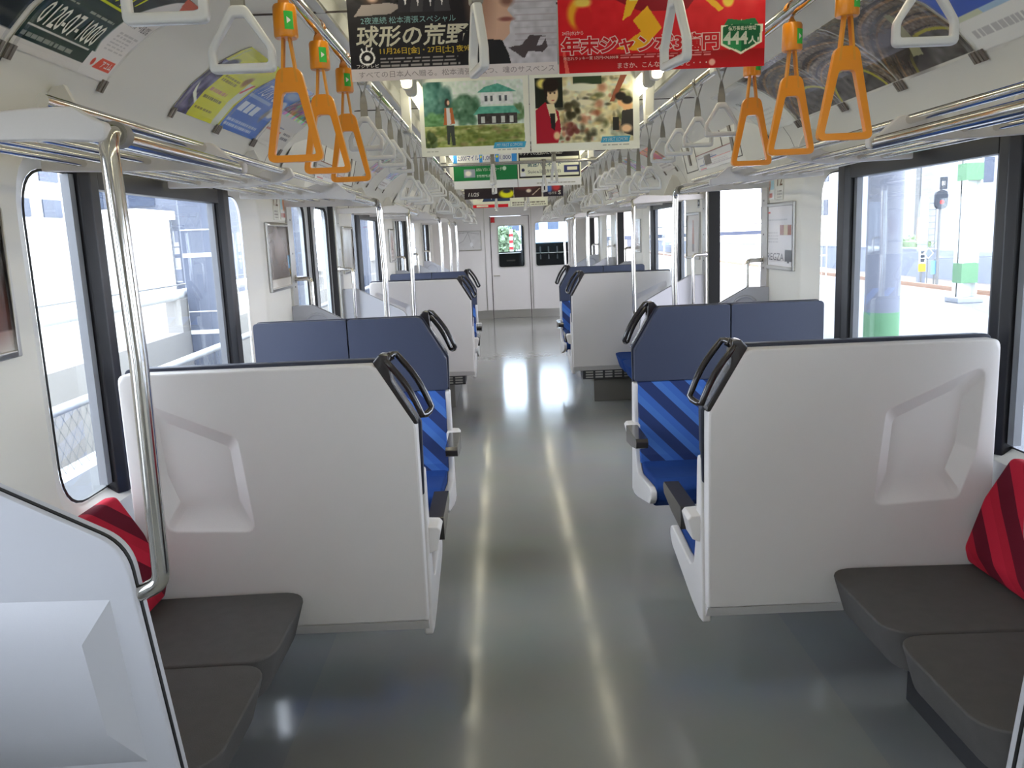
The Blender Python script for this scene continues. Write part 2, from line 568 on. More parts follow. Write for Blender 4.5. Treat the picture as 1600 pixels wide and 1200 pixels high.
# doors: closed leaves on the left, slid away on the right but for the unseen nearest, shut to dim the partition
dn = 0
for s in (-1, 1):
    for a, c in DOOR:
        dn += 1
        d = structure('door_%d' % dn)
        mid = (a + c) / 2
        for yb, sg in ((c, 1), (a, -1)):
            B().prism([(1.445, yb - sg * 0.06), (1.372, yb - sg * 0.02), (1.372, yb + sg * 0.012), (1.445, yb + sg * 0.012)], 'z', 0, 1.80, f=lambda p, q, t: (s * p, q, t)).bevel(0.004).build('door_seal', 'black_rubber', d)
            j = B()
            y0, y1 = sorted((yb + sg * 0.014, yb + sg * 0.125))
            j.box(*sorted((s * 1.355, s * 1.372)), y0, y1, 0.0, 1.80)
            jo = j.bevel(0.003).build('door_post', 'stainless', d)
            rv = B()
            for k in range(8):
                rv.prism([((y0 + y1) / 2 + 0.005 * math.cos(t * math.pi / 4), 0.3 + 0.19 * k + 0.005 * math.sin(t * math.pi / 4)) for t in range(8)], 'x', s * 1.353, s * 1.356)
            rv.build('screw', 'steel_dark', jo)
        B().box(*sorted((s * 1.30, s * 1.46)), a, c, 0.0, 0.006).build('threshold', 'stainless', d)
        if s == -1 or a < 1:
            for y0, y1, w0, w1 in ((a + 0.002, mid - 0.003, a + 0.08, mid - 0.14), (mid + 0.003, c - 0.002, mid + 0.14, c - 0.085)):
                lf = B()
                o_ = [(y0, 0.01), (y1, 0.01), (y1, 1.80), (y0, 1.80)]
                h_ = rrect(w0, w1, 0.84, 1.735, 0.085)
                for xx in (1.405, 1.44):
                    lf.holed([(s * xx, y, z) for y, z in o_], [[(s * xx, y, z) for y, z in h_]])
                lf.strip([(s * 1.405, y, z) for y, z in o_], [(s * 1.44, y, z) for y, z in o_])
                lf.strip([(s * 1.405, y, z) for y, z in h_], [(s * 1.44, y, z) for y, z in h_])
                lo = lf.build('door_leaf', 'door_steel', d)
                g2 = rrect(w0 + 0.012, w1 - 0.012, 0.852, 1.723, 0.075)
                B().strip([(s * 1.402, y, z) for y, z in h_], [(s * 1.415, y, z) for y, z in g2]).build('window_seal', 'black_rubber', lo)
                B().prism(h_, 'x', s * 1.418, s * 1.422).build('pane', 'window_glass', lo)
                ym = y1 - 0.02 if y0 < mid - 0.1 else y0 + 0.02
                B().box(*sorted((s * 1.398, s * 1.405)), ym - 0.012, ym + 0.012, 0.05, 1.78).build('leaf_edge', 'black_rubber', lo)

# boxed headers over the doors
tn = 0
for s in (-1, 1):
    for a, c in DOOR:
        tn += 1
        h = B()
        prof = [(1.372, 1.79), (1.262, 1.79), (1.255, 1.80), (1.178, 2.13), (1.13, 2.155), (1.10, 2.16), (1.30, 2.2), (1.40, 2.0)]
        h.prism(prof, 'y', a - 0.10, c + 0.10, 0, f=lambda p, q, t: (s * p, t, q))
        for y0, y1 in ((a - 0.30, a - 0.10), (c + 0.10, c + 0.30)):
            e0, e1 = (y1, y0) if y1 <= a else (y0, y1)
            inner = [(s * 1.262, e0, 1.79), (s * 1.255, e0, 1.80), (s * 1.178, e0, 2.13), (s * 1.13, e0, 2.155)]
            outer = [(s * 1.372, e1, 1.795), (s * 1.355, e1, 1.85), (s * 1.24, e1, 2.03), (s * 1.13, e1, 2.12)]
            h.strip(inner, outer, closed=False)
            h.quad((s * 1.262, e0, 1.79), (s * 1.372, e1, 1.795), (s * 1.372, e0, 1.79), (s * 1.372, e0, 1.789))
        ho = tag(h.build('trim_%d' % tn, ['cove_white'], smooth=20), kind='structure')
        sm = B()
        def face(y, z):       # on the slanting front of the header
            k = (z - 1.80) / 0.33
            return (s * (1.2535 - 0.077 * k), y, z)
        for z in (1.885, 2.115):
            sm.prism([(a - 0.06, z), (c + 0.06, z), (c + 0.06, z + 0.005), (a - 0.06, z + 0.005)], 'x', 0.0, 0.003, f=lambda y, z, t: (face(y, z)[0] - s * t, y, z))
        for y in (a - 0.06, a + 0.30, c - 0.30, c + 0.06):
            sm.prism([(y, 1.885), (y + 0.005, 1.885), (y + 0.005, 2.115), (y, 2.115)], 'x', 0.0, 0.003, f=lambda y, z, t: (face(y, z)[0] - s * t, y, z))
        sm.build('panel_seam', 'trim_dark', ho)
        bx = B()
        for y in (a + 0.06, c - 0.13):
            bx.prism([(y, 1.93), (y + 0.05, 1.93), (y + 0.05, 2.07), (y, 2.07)], 'x', 0, 0.006, f=lambda y, z, t: (face(y, z)[0] - s * t, y, z))
        bx.prism([(a + 0.62, 1.90), (a + 0.78, 1.90), (a + 0.78, 1.96), (a + 0.62, 1.96)], 'x', 0, 0.006, f=lambda y, z, t: (face(y, z)[0] - s * t, y, z))
        bx.build('latch_plate', 'clip_grey', ho)

# long trims beside the lamps
for s in (-1, 1):
    tn += 1
    t = B().box(*sorted((s * 0.665, s * 0.695)), YB, YE, 2.185, 2.2).bevel(0.003).build('trim_%d' % tn, 'stainless')
    tag(t, kind='structure')

# joints between the wall panels, running up under the cove
for s in (-1, 1):
    for y in (2.065, 4.36, 2.065 + 4.82, 4.36 + 4.82):
        tn += 1
        t = B()
        pr = [(s * (x - 0.001), z) for x, z in COVE[:4]]
        t.strip([(x, y - 0.003, z) for x, z in pr], [(x, y + 0.003, z) for x, z in pr], closed=False)
        t.box(*sorted((s * 1.367, s * 1.371)), y - 0.003, y + 0.003, 1.76 if y not in (2.065,) else 1.775, 1.80)
        tag(t.build('trim_%d' % tn, 'trim_dark'), kind='structure')

# end wall with the cab door and cab window
ew = B()
doorrect = [(-0.335, 0.0), (0.362, 0.0), (0.362, 1.832), (-0.335, 1.832)]
wr = rrect(0.465, 1.065, 0.915, 1.70, 0.05)
ew.holed([(x, YE, z) for x, z in ((-1.46, 0), (-0.336, 0), (-0.336, 1.833), (0.363, 1.833), (0.363, 0), (1.46, 0), (1.46, 2.3), (-1.46, 2.3))], [[(x, YE, z) for x, z in wr]])
ew.strip([(x, YE, z) for x, z in wr], [(x, YE + 0.05, z) for x, z in wr])
ew.strip([(-0.336, YE, 0), (-0.336, YE, 1.833), (0.363, YE, 1.833), (0.363, YE, 0)], [(-0.336, YE + 0.04, 0), (-0.336, YE + 0.04, 1.833), (0.363, YE + 0.04, 1.833), (0.363, YE + 0.04, 0)], closed=False)
tag(ew.build('wall_front', 'white_panel', smooth=30), kind='structure')
for x in (-0.44, 0.40, 1.12):
    tn += 1
    tag(B().box(x - 0.008, x + 0.008, YE - 0.006, YE, 0.15, 2.1).build('trim_%d' % tn, 'stainless'), kind='structure')
tag(B().box(-1.36, -0.345, YE - 0.012, YE, 0, 0.15).box(0.372, 1.36, YE - 0.012, YE, 0, 0.15).build('baseboard_front', 'stainless'), kind='structure')
wg = structure('window_%d' % (wn + 1))
B().prism(wr, 'y', YE + 0.02, YE + 0.026).build('pane', 'window_glass', wg)
wi = rrect(0.455, 1.075, 0.905, 1.71, 0.055)
wi2 = rrect(0.475, 1.055, 0.925, 1.69, 0.045)
B().strip([(x, YE - 0.004, z) for x, z in wi], [(x, YE - 0.004, z) for x, z in wi2]).strip([(x, YE - 0.004, z) for x, z in wi], [(x, YE, z) for x, z in wi]).build('window_frame', 'stainless', wg)
dd = structure('door_%d' % (dn + 1))
dl = B()
dw = rrect(-0.205, 0.275, 0.915, 1.665, 0.05)
dr = [(-0.327, 0.004), (0.354, 0.004), (0.354, 1.824), (-0.327, 1.824)]
for y in (YE + 0.004, YE + 0.035):
    dl.holed([(x, y, z) for x, z in dr], [[(x, y, z) for x, z in dw]])
dl.strip([(x, YE + 0.004, z) for x, z in dr], [(x, YE + 0.035, z) for x, z in dr])
dl.strip([(x, YE + 0.004, z) for x, z in dw], [(x, YE + 0.035, z) for x, z in dw])
dl.build('door_leaf', 'white_panel', dd)
B().strip([(x, YE - 0.004, z) for x, z in rrect(-0.215, 0.285, 0.905, 1.675, 0.055)], [(x, YE - 0.004, z) for x, z in rrect(-0.195, 0.265, 0.925, 1.655, 0.045)]).build('window_frame', 'stainless', dd)
B().prism(dw, 'y', YE + 0.018, YE + 0.024).build('pane', 'window_glass', dd)
B().box(-0.32, 0.345, YE - 0.006, YE + 0.004, 0.01, 0.15).build('kick_plate', 'stainless', dd)
B().tube([(-0.30, YE + 0.004, 0.775), (-0.30, YE - 0.05, 0.775), (-0.19, YE - 0.05, 0.775)], 0.011).build('handle', 'chrome', dd)
B().box(-0.34, -0.327, YE - 0.004, YE + 0.035, 0, 1.83).box(0.354, 0.366, YE - 0.004, YE + 0.035, 0, 1.83).build('door_seam', 'trim_dark', dd)

# cab beyond the end wall
cb = B()
cb.box(-1.46, -1.42, YE + 0.02, 17.2, 0, 2.3).box(1.42, 1.46, YE + 0.02, 17.2, 0, 2.3).box(-1.46, 1.46, YE, 17.2, 2.22, 2.27)
cb.holed([(x, 17.2, z) for x, z in ((-1.46, 0), (1.46, 0), (1.46, 2.27), (-1.46, 2.27))], [[(x, 17.2, z) for x, z in rrect(-1.25, 0.27, 1.16, 2.05, 0.06)], [(x, 17.2, z) for x, z in rrect(0.40, 1.3, 1.30, 2.05, 0.06)]])
tag(cb.build('wall_cab', 'cab_grey'), kind='structure')
wg = structure('window_%d' % (wn + 2))
B().box(-1.25, 1.3, 17.21, 17.215, 1.16, 2.05).build('pane', 'window_glass', wg)
# ------------------------------------------------------------------ cross seats
def make_seat(s, d):
    """s: side of the aisle; d=+1 faces away from the viewer, -1 faces the viewer. Built about the rear plane of its shell."""
    P = lambda u, v, w: (s * u, d * v, w)
    root = thing('cross_bench', 'x', 'seat')
    edge = fillet([(1.302, 0.330), (0.434, 0.330), (0.434, 0.95), (0.545, 1.138), (1.302, 1.138)], [0.004, 0.004, 0.03, 0.03, 0.025], 5)
    rec = fillet([(1.20, 0.650), (0.935, 0.638), (0.965, 0.938), (1.264, 1.070), (1.248, 0.80)], [0.03, 0.03, 0.03, 0.03, 0.04], 4)
    rin = fillet([(1.165, 0.722), (0.988, 0.712), (1.004, 0.902), (1.214, 0.998), (1.198, 0.82)], [0.03, 0.03, 0.03, 0.03, 0.04], 4)
    b = B()
    sc = lambda pts, k: [(0.868 + (p[0] - 0.868) * (1 - k / 0.434), 0.73 + (p[1] - 0.73) * (1 - k / 0.41)) for p in pts]
    b.holed([P(u, 0, w) for u, w in sc(edge, 0.008)], [[P(u, 0, w) for u, w in rec]])
    b.strip([P(u, 0, w) for u, w in sc(edge, 0.008)], [P(u, 0.003, w) for u, w in sc(edge, 0.0025)])
    b.strip([P(u, 0.003, w) for u, w in sc(edge, 0.0025)], [P(u, 0.009, w) for u, w in edge])
    b.strip([P(u, 0.009, w) for u, w in edge], [P(u, 0.05, w) for u, w in edge])
    b.bm.faces.new([b.bm.verts.new(P(u, 0.05, w)) for u, w in edge])
    mid = [((p[0] + q[0]) / 2, (p[1] + q[1]) / 2) for p, q in zip(rec, rin)]
    q1 = [(p[0] * 0.9 + q[0] * 0.1, p[1] * 0.9 + q[1] * 0.1) for p, q in zip(rec, rin)]
    b.strip([P(u, 0, w) for u, w in rec], [P(u, 0.002, w) for u, w in q1])
    b.strip([P(u, 0.002, w) for u, w in q1], [P(u, 0.036, w) for u, w in rin])
    b.bm.faces.new([b.bm.verts.new(P(u, 0.036, w)) for u, w in rin])
    b.prism([(0.434, 0.33), (1.302, 0.33), (1.302, 0.293), (0.434, 0.293)], 'y', 0.0, 0.05, f=lambda p, q, t: P(p, t + (0.026 if q < 0.3 else 0.003) * (1 if t < 0.03 else 0), q))
    b.build('back_shell', 'white_panel', root, smooth=28)
    # dark slab between shell and cushions, its edge shows round the shell
    sl = fillet([(1.30, 0.72), (0.428, 0.72), (0.424, 0.955), (0.538, 1.148), (1.30, 1.148)], [0.01, 0.01, 0.03, 0.03, 0.02], 4)
    B().prism(sl, 'y', 0.05, 0.072, f=lambda p, q, t: P(p, t, q)).bevel(0.004).build('back_slab', 'navy_dark', root)
    # two vinyl headrests
    for u0, u1, ch in ((0.432, 0.873, True), (0.879, 1.302, False)):
        o_ = [(u0, 0.805), (u1, 0.805), (u1, 1.145), (u0, 1.145)]
        if ch:
            o_ = fillet([(u0, 0.805), (u1, 0.805), (u1, 1.145), (0.545, 1.145), (u0, 0.95)], [0.01, 0.008, 0.012, 0.03, 0.03], 3)
        else:
            o_ = fillet(o_, [0.008, 0.01, 0.02, 0.012], 3)
        hb = B().prism(o_, 'y', 0.07, 0.108, f=lambda p, q, t: P(p, t + 0.012 * (1 - min(1, abs(q - 0.98) / 0.18)) * (t > 0.09), q)).bevel(0.010, 3)
        hb.build('headrest', 'navy_vinyl', root, smooth=50)
    # striped back cushion
    prof = fillet([(0.072, 0.43), (0.072, 0.803), (0.105, 0.803), (0.128, 0.66), (0.165, 0.47), (0.165, 0.43)], [0, 0, 0.01, 0.1, 0.02, 0], 4)
    B().prism(prof, 'x', 0.445, 1.298, f=lambda p, q, t: P(t, p, q)).bevel(0.006, 2).build('back_cushion', 'blue_stripe', root, smooth=50)
    # seat cushion
    prof = fillet([(0.10, 0.455), (0.10, 0.33), (0.44, 0.315), (0.515, 0.36), (0.535, 0.425), (0.46, 0.447), (0.22, 0.425)], [0, 0, 0.03, 0.03, 0.03, 0.06, 0.1], 4)
    B().prism(prof, 'x', 0.452, 1.298, f=lambda p, q, t: P(t, p, q)).bevel(0.012, 2).build('seat_cushion', 'blue_cloth', root, smooth=50)
    # white cheek on the aisle side
    ck = fillet([(0.03, 0.27), (0.085, 0.262), (0.18, 0.275), (0.50, 0.345), (0.54, 0.375), (0.535, 0.412), (0.50, 0.422), (0.21, 0.395), (0.155, 0.42), (0.12, 0.55), (0.105, 0.80), (0.06, 0.80), (0.045, 0.5)],
                [0.01, 0.01, 0.06, 0.05, 0.03, 0.02, 0.03, 0.05, 0.05, 0.1, 0.02, 0.01, 0], 4)
    B().prism(ck, 'x', 0.424, 0.452, f=lambda p, q, t: P(t, p, q)).bevel(0.006, 2).build('side_cheek', 'white_panel', root, smooth=50)
    # armrest: white bracket and black pad
    arm = B().prism(fillet([(0.40, 0.535), (0.447, 0.515), (0.447, 0.615), (0.395, 0.612), (0.385, 0.60)], 0.006, 2), 'y', 0.06, 0.155, f=lambda p, q, t: P(p, t, q)).bevel(0.006, 2)
    ao = arm.build('armrest', 'white_panel', root, smooth=50)
    pad = B().prism(fillet([(0.15, 0.612), (0.15, 0.535), (0.30, 0.548), (0.435, 0.572), (0.445, 0.60), (0.43, 0.614)], [0.004, 0.004, 0.05, 0.01, 0.008, 0.008], 3), 'x', 0.382, 0.434, f=lambda p, q, t: P(t, p, q)).bevel(0.006, 2)
    pad.build('arm_pad', 'dark_gloss', ao, smooth=50)
    # grab handle at the cut corner
    t = Vector((-0.111, 0, -0.190)).normalized()
    n = Vector((-0.863, 0, 0.504))
    A = Vector((0.552, 0, 1.142))
    hb = B()
    o_ = [A + t * (-0.002), A + t * 0.218, A + t * 0.224 + n * 0.012, A + t * 0.205 + n * 0.018, A + t * 0.075 + n * 0.018, A + t * 0.040 + n * 0.034, A + t * 0.004 + n * 0.052, A - t * 0.012 + n * 0.03]
    hb.prism([(p.x, p.z) for p in o_], 'y', 0.002, 0.062, f=lambda p, q, tt: P(p, tt, q)).bevel(0.005, 2)
    ho = hb.build('handle_plate', 'dark_gloss', root)
    def gp(k, side):
        q = A + n * (0.036 + 0.028 * side + 0.010 * math.sin(math.pi * k)) + t * (0.016 + 0.192 * k)
        return Vector(P(q.x, 0.008 + 0.052 * side, q.z))
    dense = [gp(k / 8, 0) for k in range(9)] + [gp(1.03, 0.3), gp(1.03, 0.7)] + [gp(1 - k / 8, 1) for k in range(9)] + [gp(-0.03, 0.7), gp(-0.03, 0.3)]
    g = B().tube(dense, 0.0098, 12, closed=True)
    q0, q1 = A + n * 0.028 + t * 0.012, A + n * 0.056 + t * 0.012
    g.tube([P(q0.x, 0.034, q0.z), P(q1.x, 0.034, q1.z)], 0.014, 10)
    g.build('grip', 'dark_gloss', ho, smooth=60)
    return root

KS = 4.82
SHELL0 = {1: 2.43, -1: 3.915}
NAMEBAY = ['nearest box', 'second box']
for s in (-1, 1):
    for d in (1, -1):
        proto = make_seat(s, d)
        for k in range(2):
            lab = 'cross seat in the %s on the %s, %s' % (NAMEBAY[k], SIDE[s], 'white back panel turned this way' if d == 1 else 'blue cushions facing this way')
            loc = (0, SHELL0[d] + KS * k, 0)
            if k == 0:
                proto.location = loc
                proto['label'] = lab
                proto['group'] = 'cross seats in boxes of four'
            else:
                dup(proto, loc, lab)
    # pedestals of the far boxes, with the heater grille
    pd = thing('seat_pedestal', 'grey seat pedestal with heater grille under the second box on the %s' % SIDE[s], 'pedestal', (0, SHELL0[1] + KS, 0), 'seat pedestals')
    B().box(*sorted((s * 0.62, s * 1.34)), 0.10, 1.36, 0.0, 0.31).bevel(0.004).build('body', 'skirting', pd)
    B().box(*sorted((s * 0.52, s * 1.34)), 0.055, 0.30, 0.21, 0.29).bevel(0.004).build('grille_box', 'heater_dark', pd)
    gr = B()
    for z in (0.222, 0.245, 0.268):
        for j in range(9):
            x = 0.545 + j * 0.085
            gr.box(*sorted((s * x, s * (x + 0.065))), 0.045, 0.055, z, z + 0.012)
    gr.build('grille_slot', 'stainless', pd)
    pd2 = thing('seat_pedestal', 'grey seat pedestal set back under the nearest box on the %s' % SIDE[s], 'pedestal', (0, SHELL0[1], 0), 'seat pedestals')
    B().box(*sorted((s * 0.72, s * 1.34)), 0.66, 1.30, 0.0, 0.31).bevel(0.004).build('body', 'skirting', pd2)

# ------------------------------------------------------------------ bench seats along the walls
def make_bench(s, length, n, cloth, back, label):
    P = lambda x, y, z: (s * x, y, z)
    root = thing('wall_bench', label, 'seat', group='bench seats along the walls')
    w = length / n
    for i in range(n):
        y0, y1 = i * w + 0.003, (i + 1) * w - 0.003
        o_ = fillet([(1.30, y0), (1.30, y1), (0.792, y1), (0.792, y0)], [0.01, 0.01, 0.085, 0.085], 7)
        def f(p, q, t):
            k = (t - 0.335) / 0.11
            x = p + (0.035 * (1 - k) if p < 1.0 else 0)
            zz = t + (0 if k < 0.5 else (0.008 * math.cos((q - y0) / (y1 - y0) * 2 * math.pi) - 0.012 * (p - 0.8)))
            return P(x, q, zz)
        B().prism(o_, 'z', 0.335, 0.445, f=f).bevel(0.036, 5).build('seat_cushion', cloth, root, smooth=60)
        pr = fillet([(1.362, 0.455), (1.362, 0.785), (1.318, 0.792), (1.262, 0.66), (1.212, 0.505), (1.225, 0.455)], [0, 0, 0.02, 0.15, 0.04, 0.02], 4)
        def fb(p, q, t):
            # the upper corners of each bucket are drawn in
            yy = t
            if q > 0.6:
                k = ((q - 0.6) / 0.19) ** 2 * 0.035
                yy = y0 + k if t < (y0 + y1) / 2 else y1 - k
            return P(p, yy, q)
        B().prism(pr, 'y', y0, y1, f=fb).bevel(0.02, 3).build('back_cushion', back, root, smooth=60)
    B().box(*sorted((s * 0.93, s * 1.365)), 0.0, length, 0.30, 0.336).build('seat_pan', 'heater_dark', root)
    B().box(*sorted((s * 1.06, s * 1.365)), 0.0, length, 0.0, 0.30).bevel(0.003).build('heater_box', 'heater_dark', root)
    sl = B()
    for z in (0.08, 0.11, 0.14, 0.17, 0.20):
        for j in range(int(length / 0.11)):
            sl.box(*sorted((s * 1.055, s * 1.06)), 0.05 + j * 0.11, 0.13 + j * 0.11, z, z + 0.012)
    sl.build('vent_slot', 'black_rubber', root)
    return root
L2 = 0.875
for s in (-1, 1):
    r = make_bench(s, L2, 2, 'charcoal_cloth', 'red_stripe_' + SIDE[s], 'two-place bench on the %s with charcoal cushions and red striped backs' % SIDE[s])
    r.location = (0, 1.545, 0)
    p = make_bench(s, L2, 2, 'blue_cloth', 'blue_stripe', 'blue two-place bench on the %s, just before the first door ahead' % SIDE[s])
    p.location = (0, 3.935, 0)
    dup(p, (0, 1.545 + KS, 0), 'blue two-place bench on the %s, just beyond the first door ahead' % SIDE[s])
    dup(p, (0, 3.935 + KS, 0), 'blue two-place bench on the %s, just before the second door ahead' % SIDE[s])
    q = make_bench(s, 1.70, 4, 'blue_cloth', 'blue_stripe', 'blue long bench on the %s, last one before the end wall' % SIDE[s])
    q.location = (0, 11.37, 0)

# ------------------------------------------------------------------ wing partitions at the doors
def make_partition(s, dr):
    """dr: side of the door, -1 towards the viewer"""
    P = lambda x, y, z: (s * x, y, z)
    root = thing('partition', 'x', 'partition', kind='thing', group='wing partitions beside the doors')
    pr = fillet([(1.37, 0.28), (1.37, 1.145), (1.25, 1.145), (0.889, 0.953), (0.818, 0.33), (0.86, 0.28)], [0, 0, 0.03, 0.10, 0.04, 0.03], 7)
    f = lambda p, q, t: P(p, t, q)
    a = B().prism(pr, 'y', dr * 0.006, dr * 0.024, f=f).bevel(0.005, 2, 50)
    a.strip([P(x, dr * 0.0239, z) for x, z in ((1.369, 0.86), (0.925, 0.852), (0.893, 0.515), (1.369, 0.505))],
            [P(x, dr * 0.055, z) for x, z in ((1.369, 0.785), (0.972, 0.778), (0.948, 0.595), (1.369, 0.588))])
    a.quad(*[P(x, dr * 0.055, z) for x, z in ((1.369, 0.785), (0.972, 0.778), (0.948, 0.595), (1.369, 0.588))])
    a.build('door_side_panel', 'partition_white', root, smooth=24)
    B().prism(pr, 'y', -0.005, 0.006 * dr + (0.0 if dr > 0 else 0.0), f=lambda p, q, t: P(p, t if abs(t) > 0.0055 else -dr * 0.003, q)).build('edge_seal', 'black_rubber', root)
    B().prism(pr, 'y', -dr * 0.003, -dr * 0.022, f=f).bevel(0.005, 2, 50).build('seat_side_panel', 'partition_white', root, smooth=24)
    kb = B().tube([P(1.23 + 0.075 * math.cos(t * math.pi / 8), -dr * 0.026, 1.02 + 0.075 * math.sin(t * math.pi / 8)) for t in range(-8, 9)], 0.008, 8)
    kb.build('hip_bump', 'partition_white', root)
    return root
def make_pole(s, dr):
    P = lambda x, y, z: (s * x, y, z)
    root = thing('grab_pole', 'x', 'pole', group='chrome grab poles')
    path = fillet3([P(0.878, 0, 0.852), P(0.834, 0, 0.872), P(0.828, 0, 1.30), P(0.836, 0, 1.70), P(0.852, -dr * 0.09, 1.705)], 0.05, 8)
    B().tube(path, 0.0165, 14).build('tube', 'chrome', root, smooth=60)
    B().tube([P(0.846, -dr * 0.052, 1.704), P(0.852, -dr * 0.095, 1.705)], 0.0225, 14).build('collar', 'belt_grey', root, smooth=60)
    return root
def make_grab(s, dr):
    P = lambda x, y, z: (s * x, y, z)
    root = thing('grab_bar', 'x', 'grab bar', group='short grab bars on the door pillars')
    path = fillet3([P(1.36, dr * 0.06, 1.295), P(1.265, dr * 0.06, 1.295), P(1.265, dr * 0.06, 0.93), P(1.265, dr * 0.026, 0.91)], 0.03, 6)
    B().tube(path, 0.0125, 12).build('tube', 'chrome', root, smooth=60)
    B().tube([P(1.369, dr * 0.06, 1.295), P(1.352, dr * 0.06, 1.295)], 0.024, 12).build('flange', 'chrome', root)
    return root
PARTS_Y = [(1.515, -1), (4.835, 1), (1.515 + KS, -1), (4.835 + KS, 1), (11.34, -1), (13.10, 1)]
WHERE = ['nearest the viewer', 'before the first door ahead', 'beyond the first door ahead', 'before the second door ahead', 'beyond the second door ahead', 'before the last door']
for s in (-1, 1):
    pp = {d: make_partition(s, d) for d in (-1, 1)}
    po = {d: make_pole(s, d) for d in (-1, 1)}
    gb = {d: make_grab(s, d) for d in (-1, 1)}
    seen = set()
    for (y, d), wh in zip(PARTS_Y, WHERE):
        for src, nm in ((pp, 'cream wing partition with dark edge on the %s, %s'), (po, 'bent chrome grab pole on the %s, %s'), (gb, 'short chrome grab bar on the %s door pillar, %s')):
            lab = nm % (SIDE[s], wh)
            if (id(src), d) not in seen:
                seen.add((id(src), d))
                src[d].location = (0, y, 0)
                src[d]['label'] = lab
            else:
                dup(src[d], (0, y, 0), lab)

# ------------------------------------------------------------------ luggage racks
def make_rack(s, length, full):
    P = lambda x, y, z: (s * x, y, z)
    root = thing('luggage_rack', 'x', 'luggage rack', group='luggage racks over the windows')
    deep = fillet([(0.832, 1.684), (0.95, 1.698), (1.20, 1.705), (1.37, 1.712), (1.37, 1.754), (1.05, 1.754), (0.985, 1.775), (0.915, 1.768), (0.862, 1.722), (0.832, 1.716)], [0.014, 0.05, 0, 0, 0, 0.03, 0.02, 0.02, 0.02, 0.012], 3)
    low = fillet([(0.832, 1.684), (0.95, 1.690), (1.20, 1.696), (1.37, 1.70), (1.37, 1.738), (1.05, 1.738), (0.955, 1.744), (0.885, 1.744), (0.85, 1.722), (0.832, 1.716)], [0.014, 0.05, 0, 0, 0, 0.1, 0.04, 0.03, 0.02, 0.012], 3)
    shal = fillet([(0.905, 1.738), (0.96, 1.718), (1.06, 1.708), (1.37, 1.714), (1.37, 1.752), (1.05, 1.752), (0.985, 1.775), (0.92, 1.772)], [0.014, 0.03, 0, 0, 0, 0.03, 0.02, 0.016], 3)
    cut = 0.80
    ys = [(0.0, 1), (cut, 1), (length / 2, 0), (length - cut, 1), (length, 1)] if not full else [(0.0, 1), (length / 2, 1), (length, 1)]
    for y, k in ys:
        B().prism(low if y in (0.0, length) else deep if k else shal, 'y', y - 0.014, y + 0.014, f=lambda p, q, t: P(p, t, q)).bevel(0.004, 2, 50).build('bracket', 'white_panel', root, smooth=50)
    for a, b in ([(0, cut), (length - cut, length)] if not full else [(0, length)]):
        B().cyl(P(0.853, a, 1.70), P(0.853, b, 1.70), 0.0165, 14).build('front_rail', 'chrome', root, smooth=60)
    B().cyl(P(0.94, 0, 1.757), P(0.94, length, 1.757), 0.0125, 12).build('top_rail', 'chrome', root, smooth=60)
    for x in (1.00, 1.085, 1.17, 1.255):
        B().cyl(P(x, 0, 1.727), P(x, length, 1.727), 0.0085, 8).build('shelf_bar', 'chrome', root, smooth=60)
    for y in ([cut, length - cut] if not full else [length / 2]):
        B().prism([(1.345, 1.895), (1.315, 1.925), (1.285, 1.93), (1.20, 1.738), (1.37, 1.738), (1.37, 1.80)], 'y', y - 0.009, y + 0.009, f=lambda p, q, t: P(p, t, q)).build('gusset', 'cream_wall', root)
    return root
for s in (-1, 1):
    r = make_rack(s, 3.32, False)
    r.location = (0, 1.515, 0)
    r['label'] = 'chrome tube luggage rack over the nearest window on the %s' % SIDE[s]
    dup(r, (0, 1.515 + KS, 0), 'chrome tube luggage rack on the %s, between the first and second doors ahead' % SIDE[s])
    q = make_rack(s, 1.76, True)
    q.location = (0, 11.34, 0)
    q['label'] = 'chrome tube luggage rack on the %s, last one before the end wall' % SIDE[s]

# ------------------------------------------------------------------ strap rails, cross bars
RX, RZ = 0.60, 2.03
for s in (-1, 1):
    r = thing('strap_rail', 'long chrome rail for hand straps along the %s of the ceiling' % SIDE[s], 'rail', (s * RX, 0, RZ), 'strap rails')
    B().cyl((0, YB, 0), (0, YE, 0), 0.0165, 14).build('tube', 'chrome', r, smooth=60)
    y = 2.98 - 1.34 * 4
    while y < YE:
        if y > YB + 0.1:
            B().prism([(-0.022, 0.012), (0.022, 0.012), (0.05, 0.19), (-0.05, 0.19)], 'x', -0.022, 0.022, f=lambda p, q, t: (t, p + y, q)).box(-0.021, 0.021, y - 0.03, y + 0.03, -0.02, 0.02).bevel(0.004).build('hanger', 'cove_white', r)
        y += 1.34
CROSS = [(1.70, 'nearest the viewer'), (5.35, 'at the first door ahead'), (6.52, 'just beyond the first door ahead'), (10.17, 'at the second door ahead'), (11.34, 'just beyond the second door ahead')]
for y, wh in CROSS:
    r = thing('cross_rail', 'chrome cross rail between the two strap rails, %s' % wh, 'rail', (0, y, RZ), 'cross rails')
    B().cyl((-RX + 0.0165, 0, 0), (RX - 0.0165, 0, 0), 0.0125, 12).build('tube', 'chrome', r, smooth=60)
    for s in (-1, 1):
        B().cyl((s * (RX - 0.055), 0, 0), (s * (RX - 0.016), 0, 0), 0.021, 12).build('socket', 'stainless', r, smooth=60)

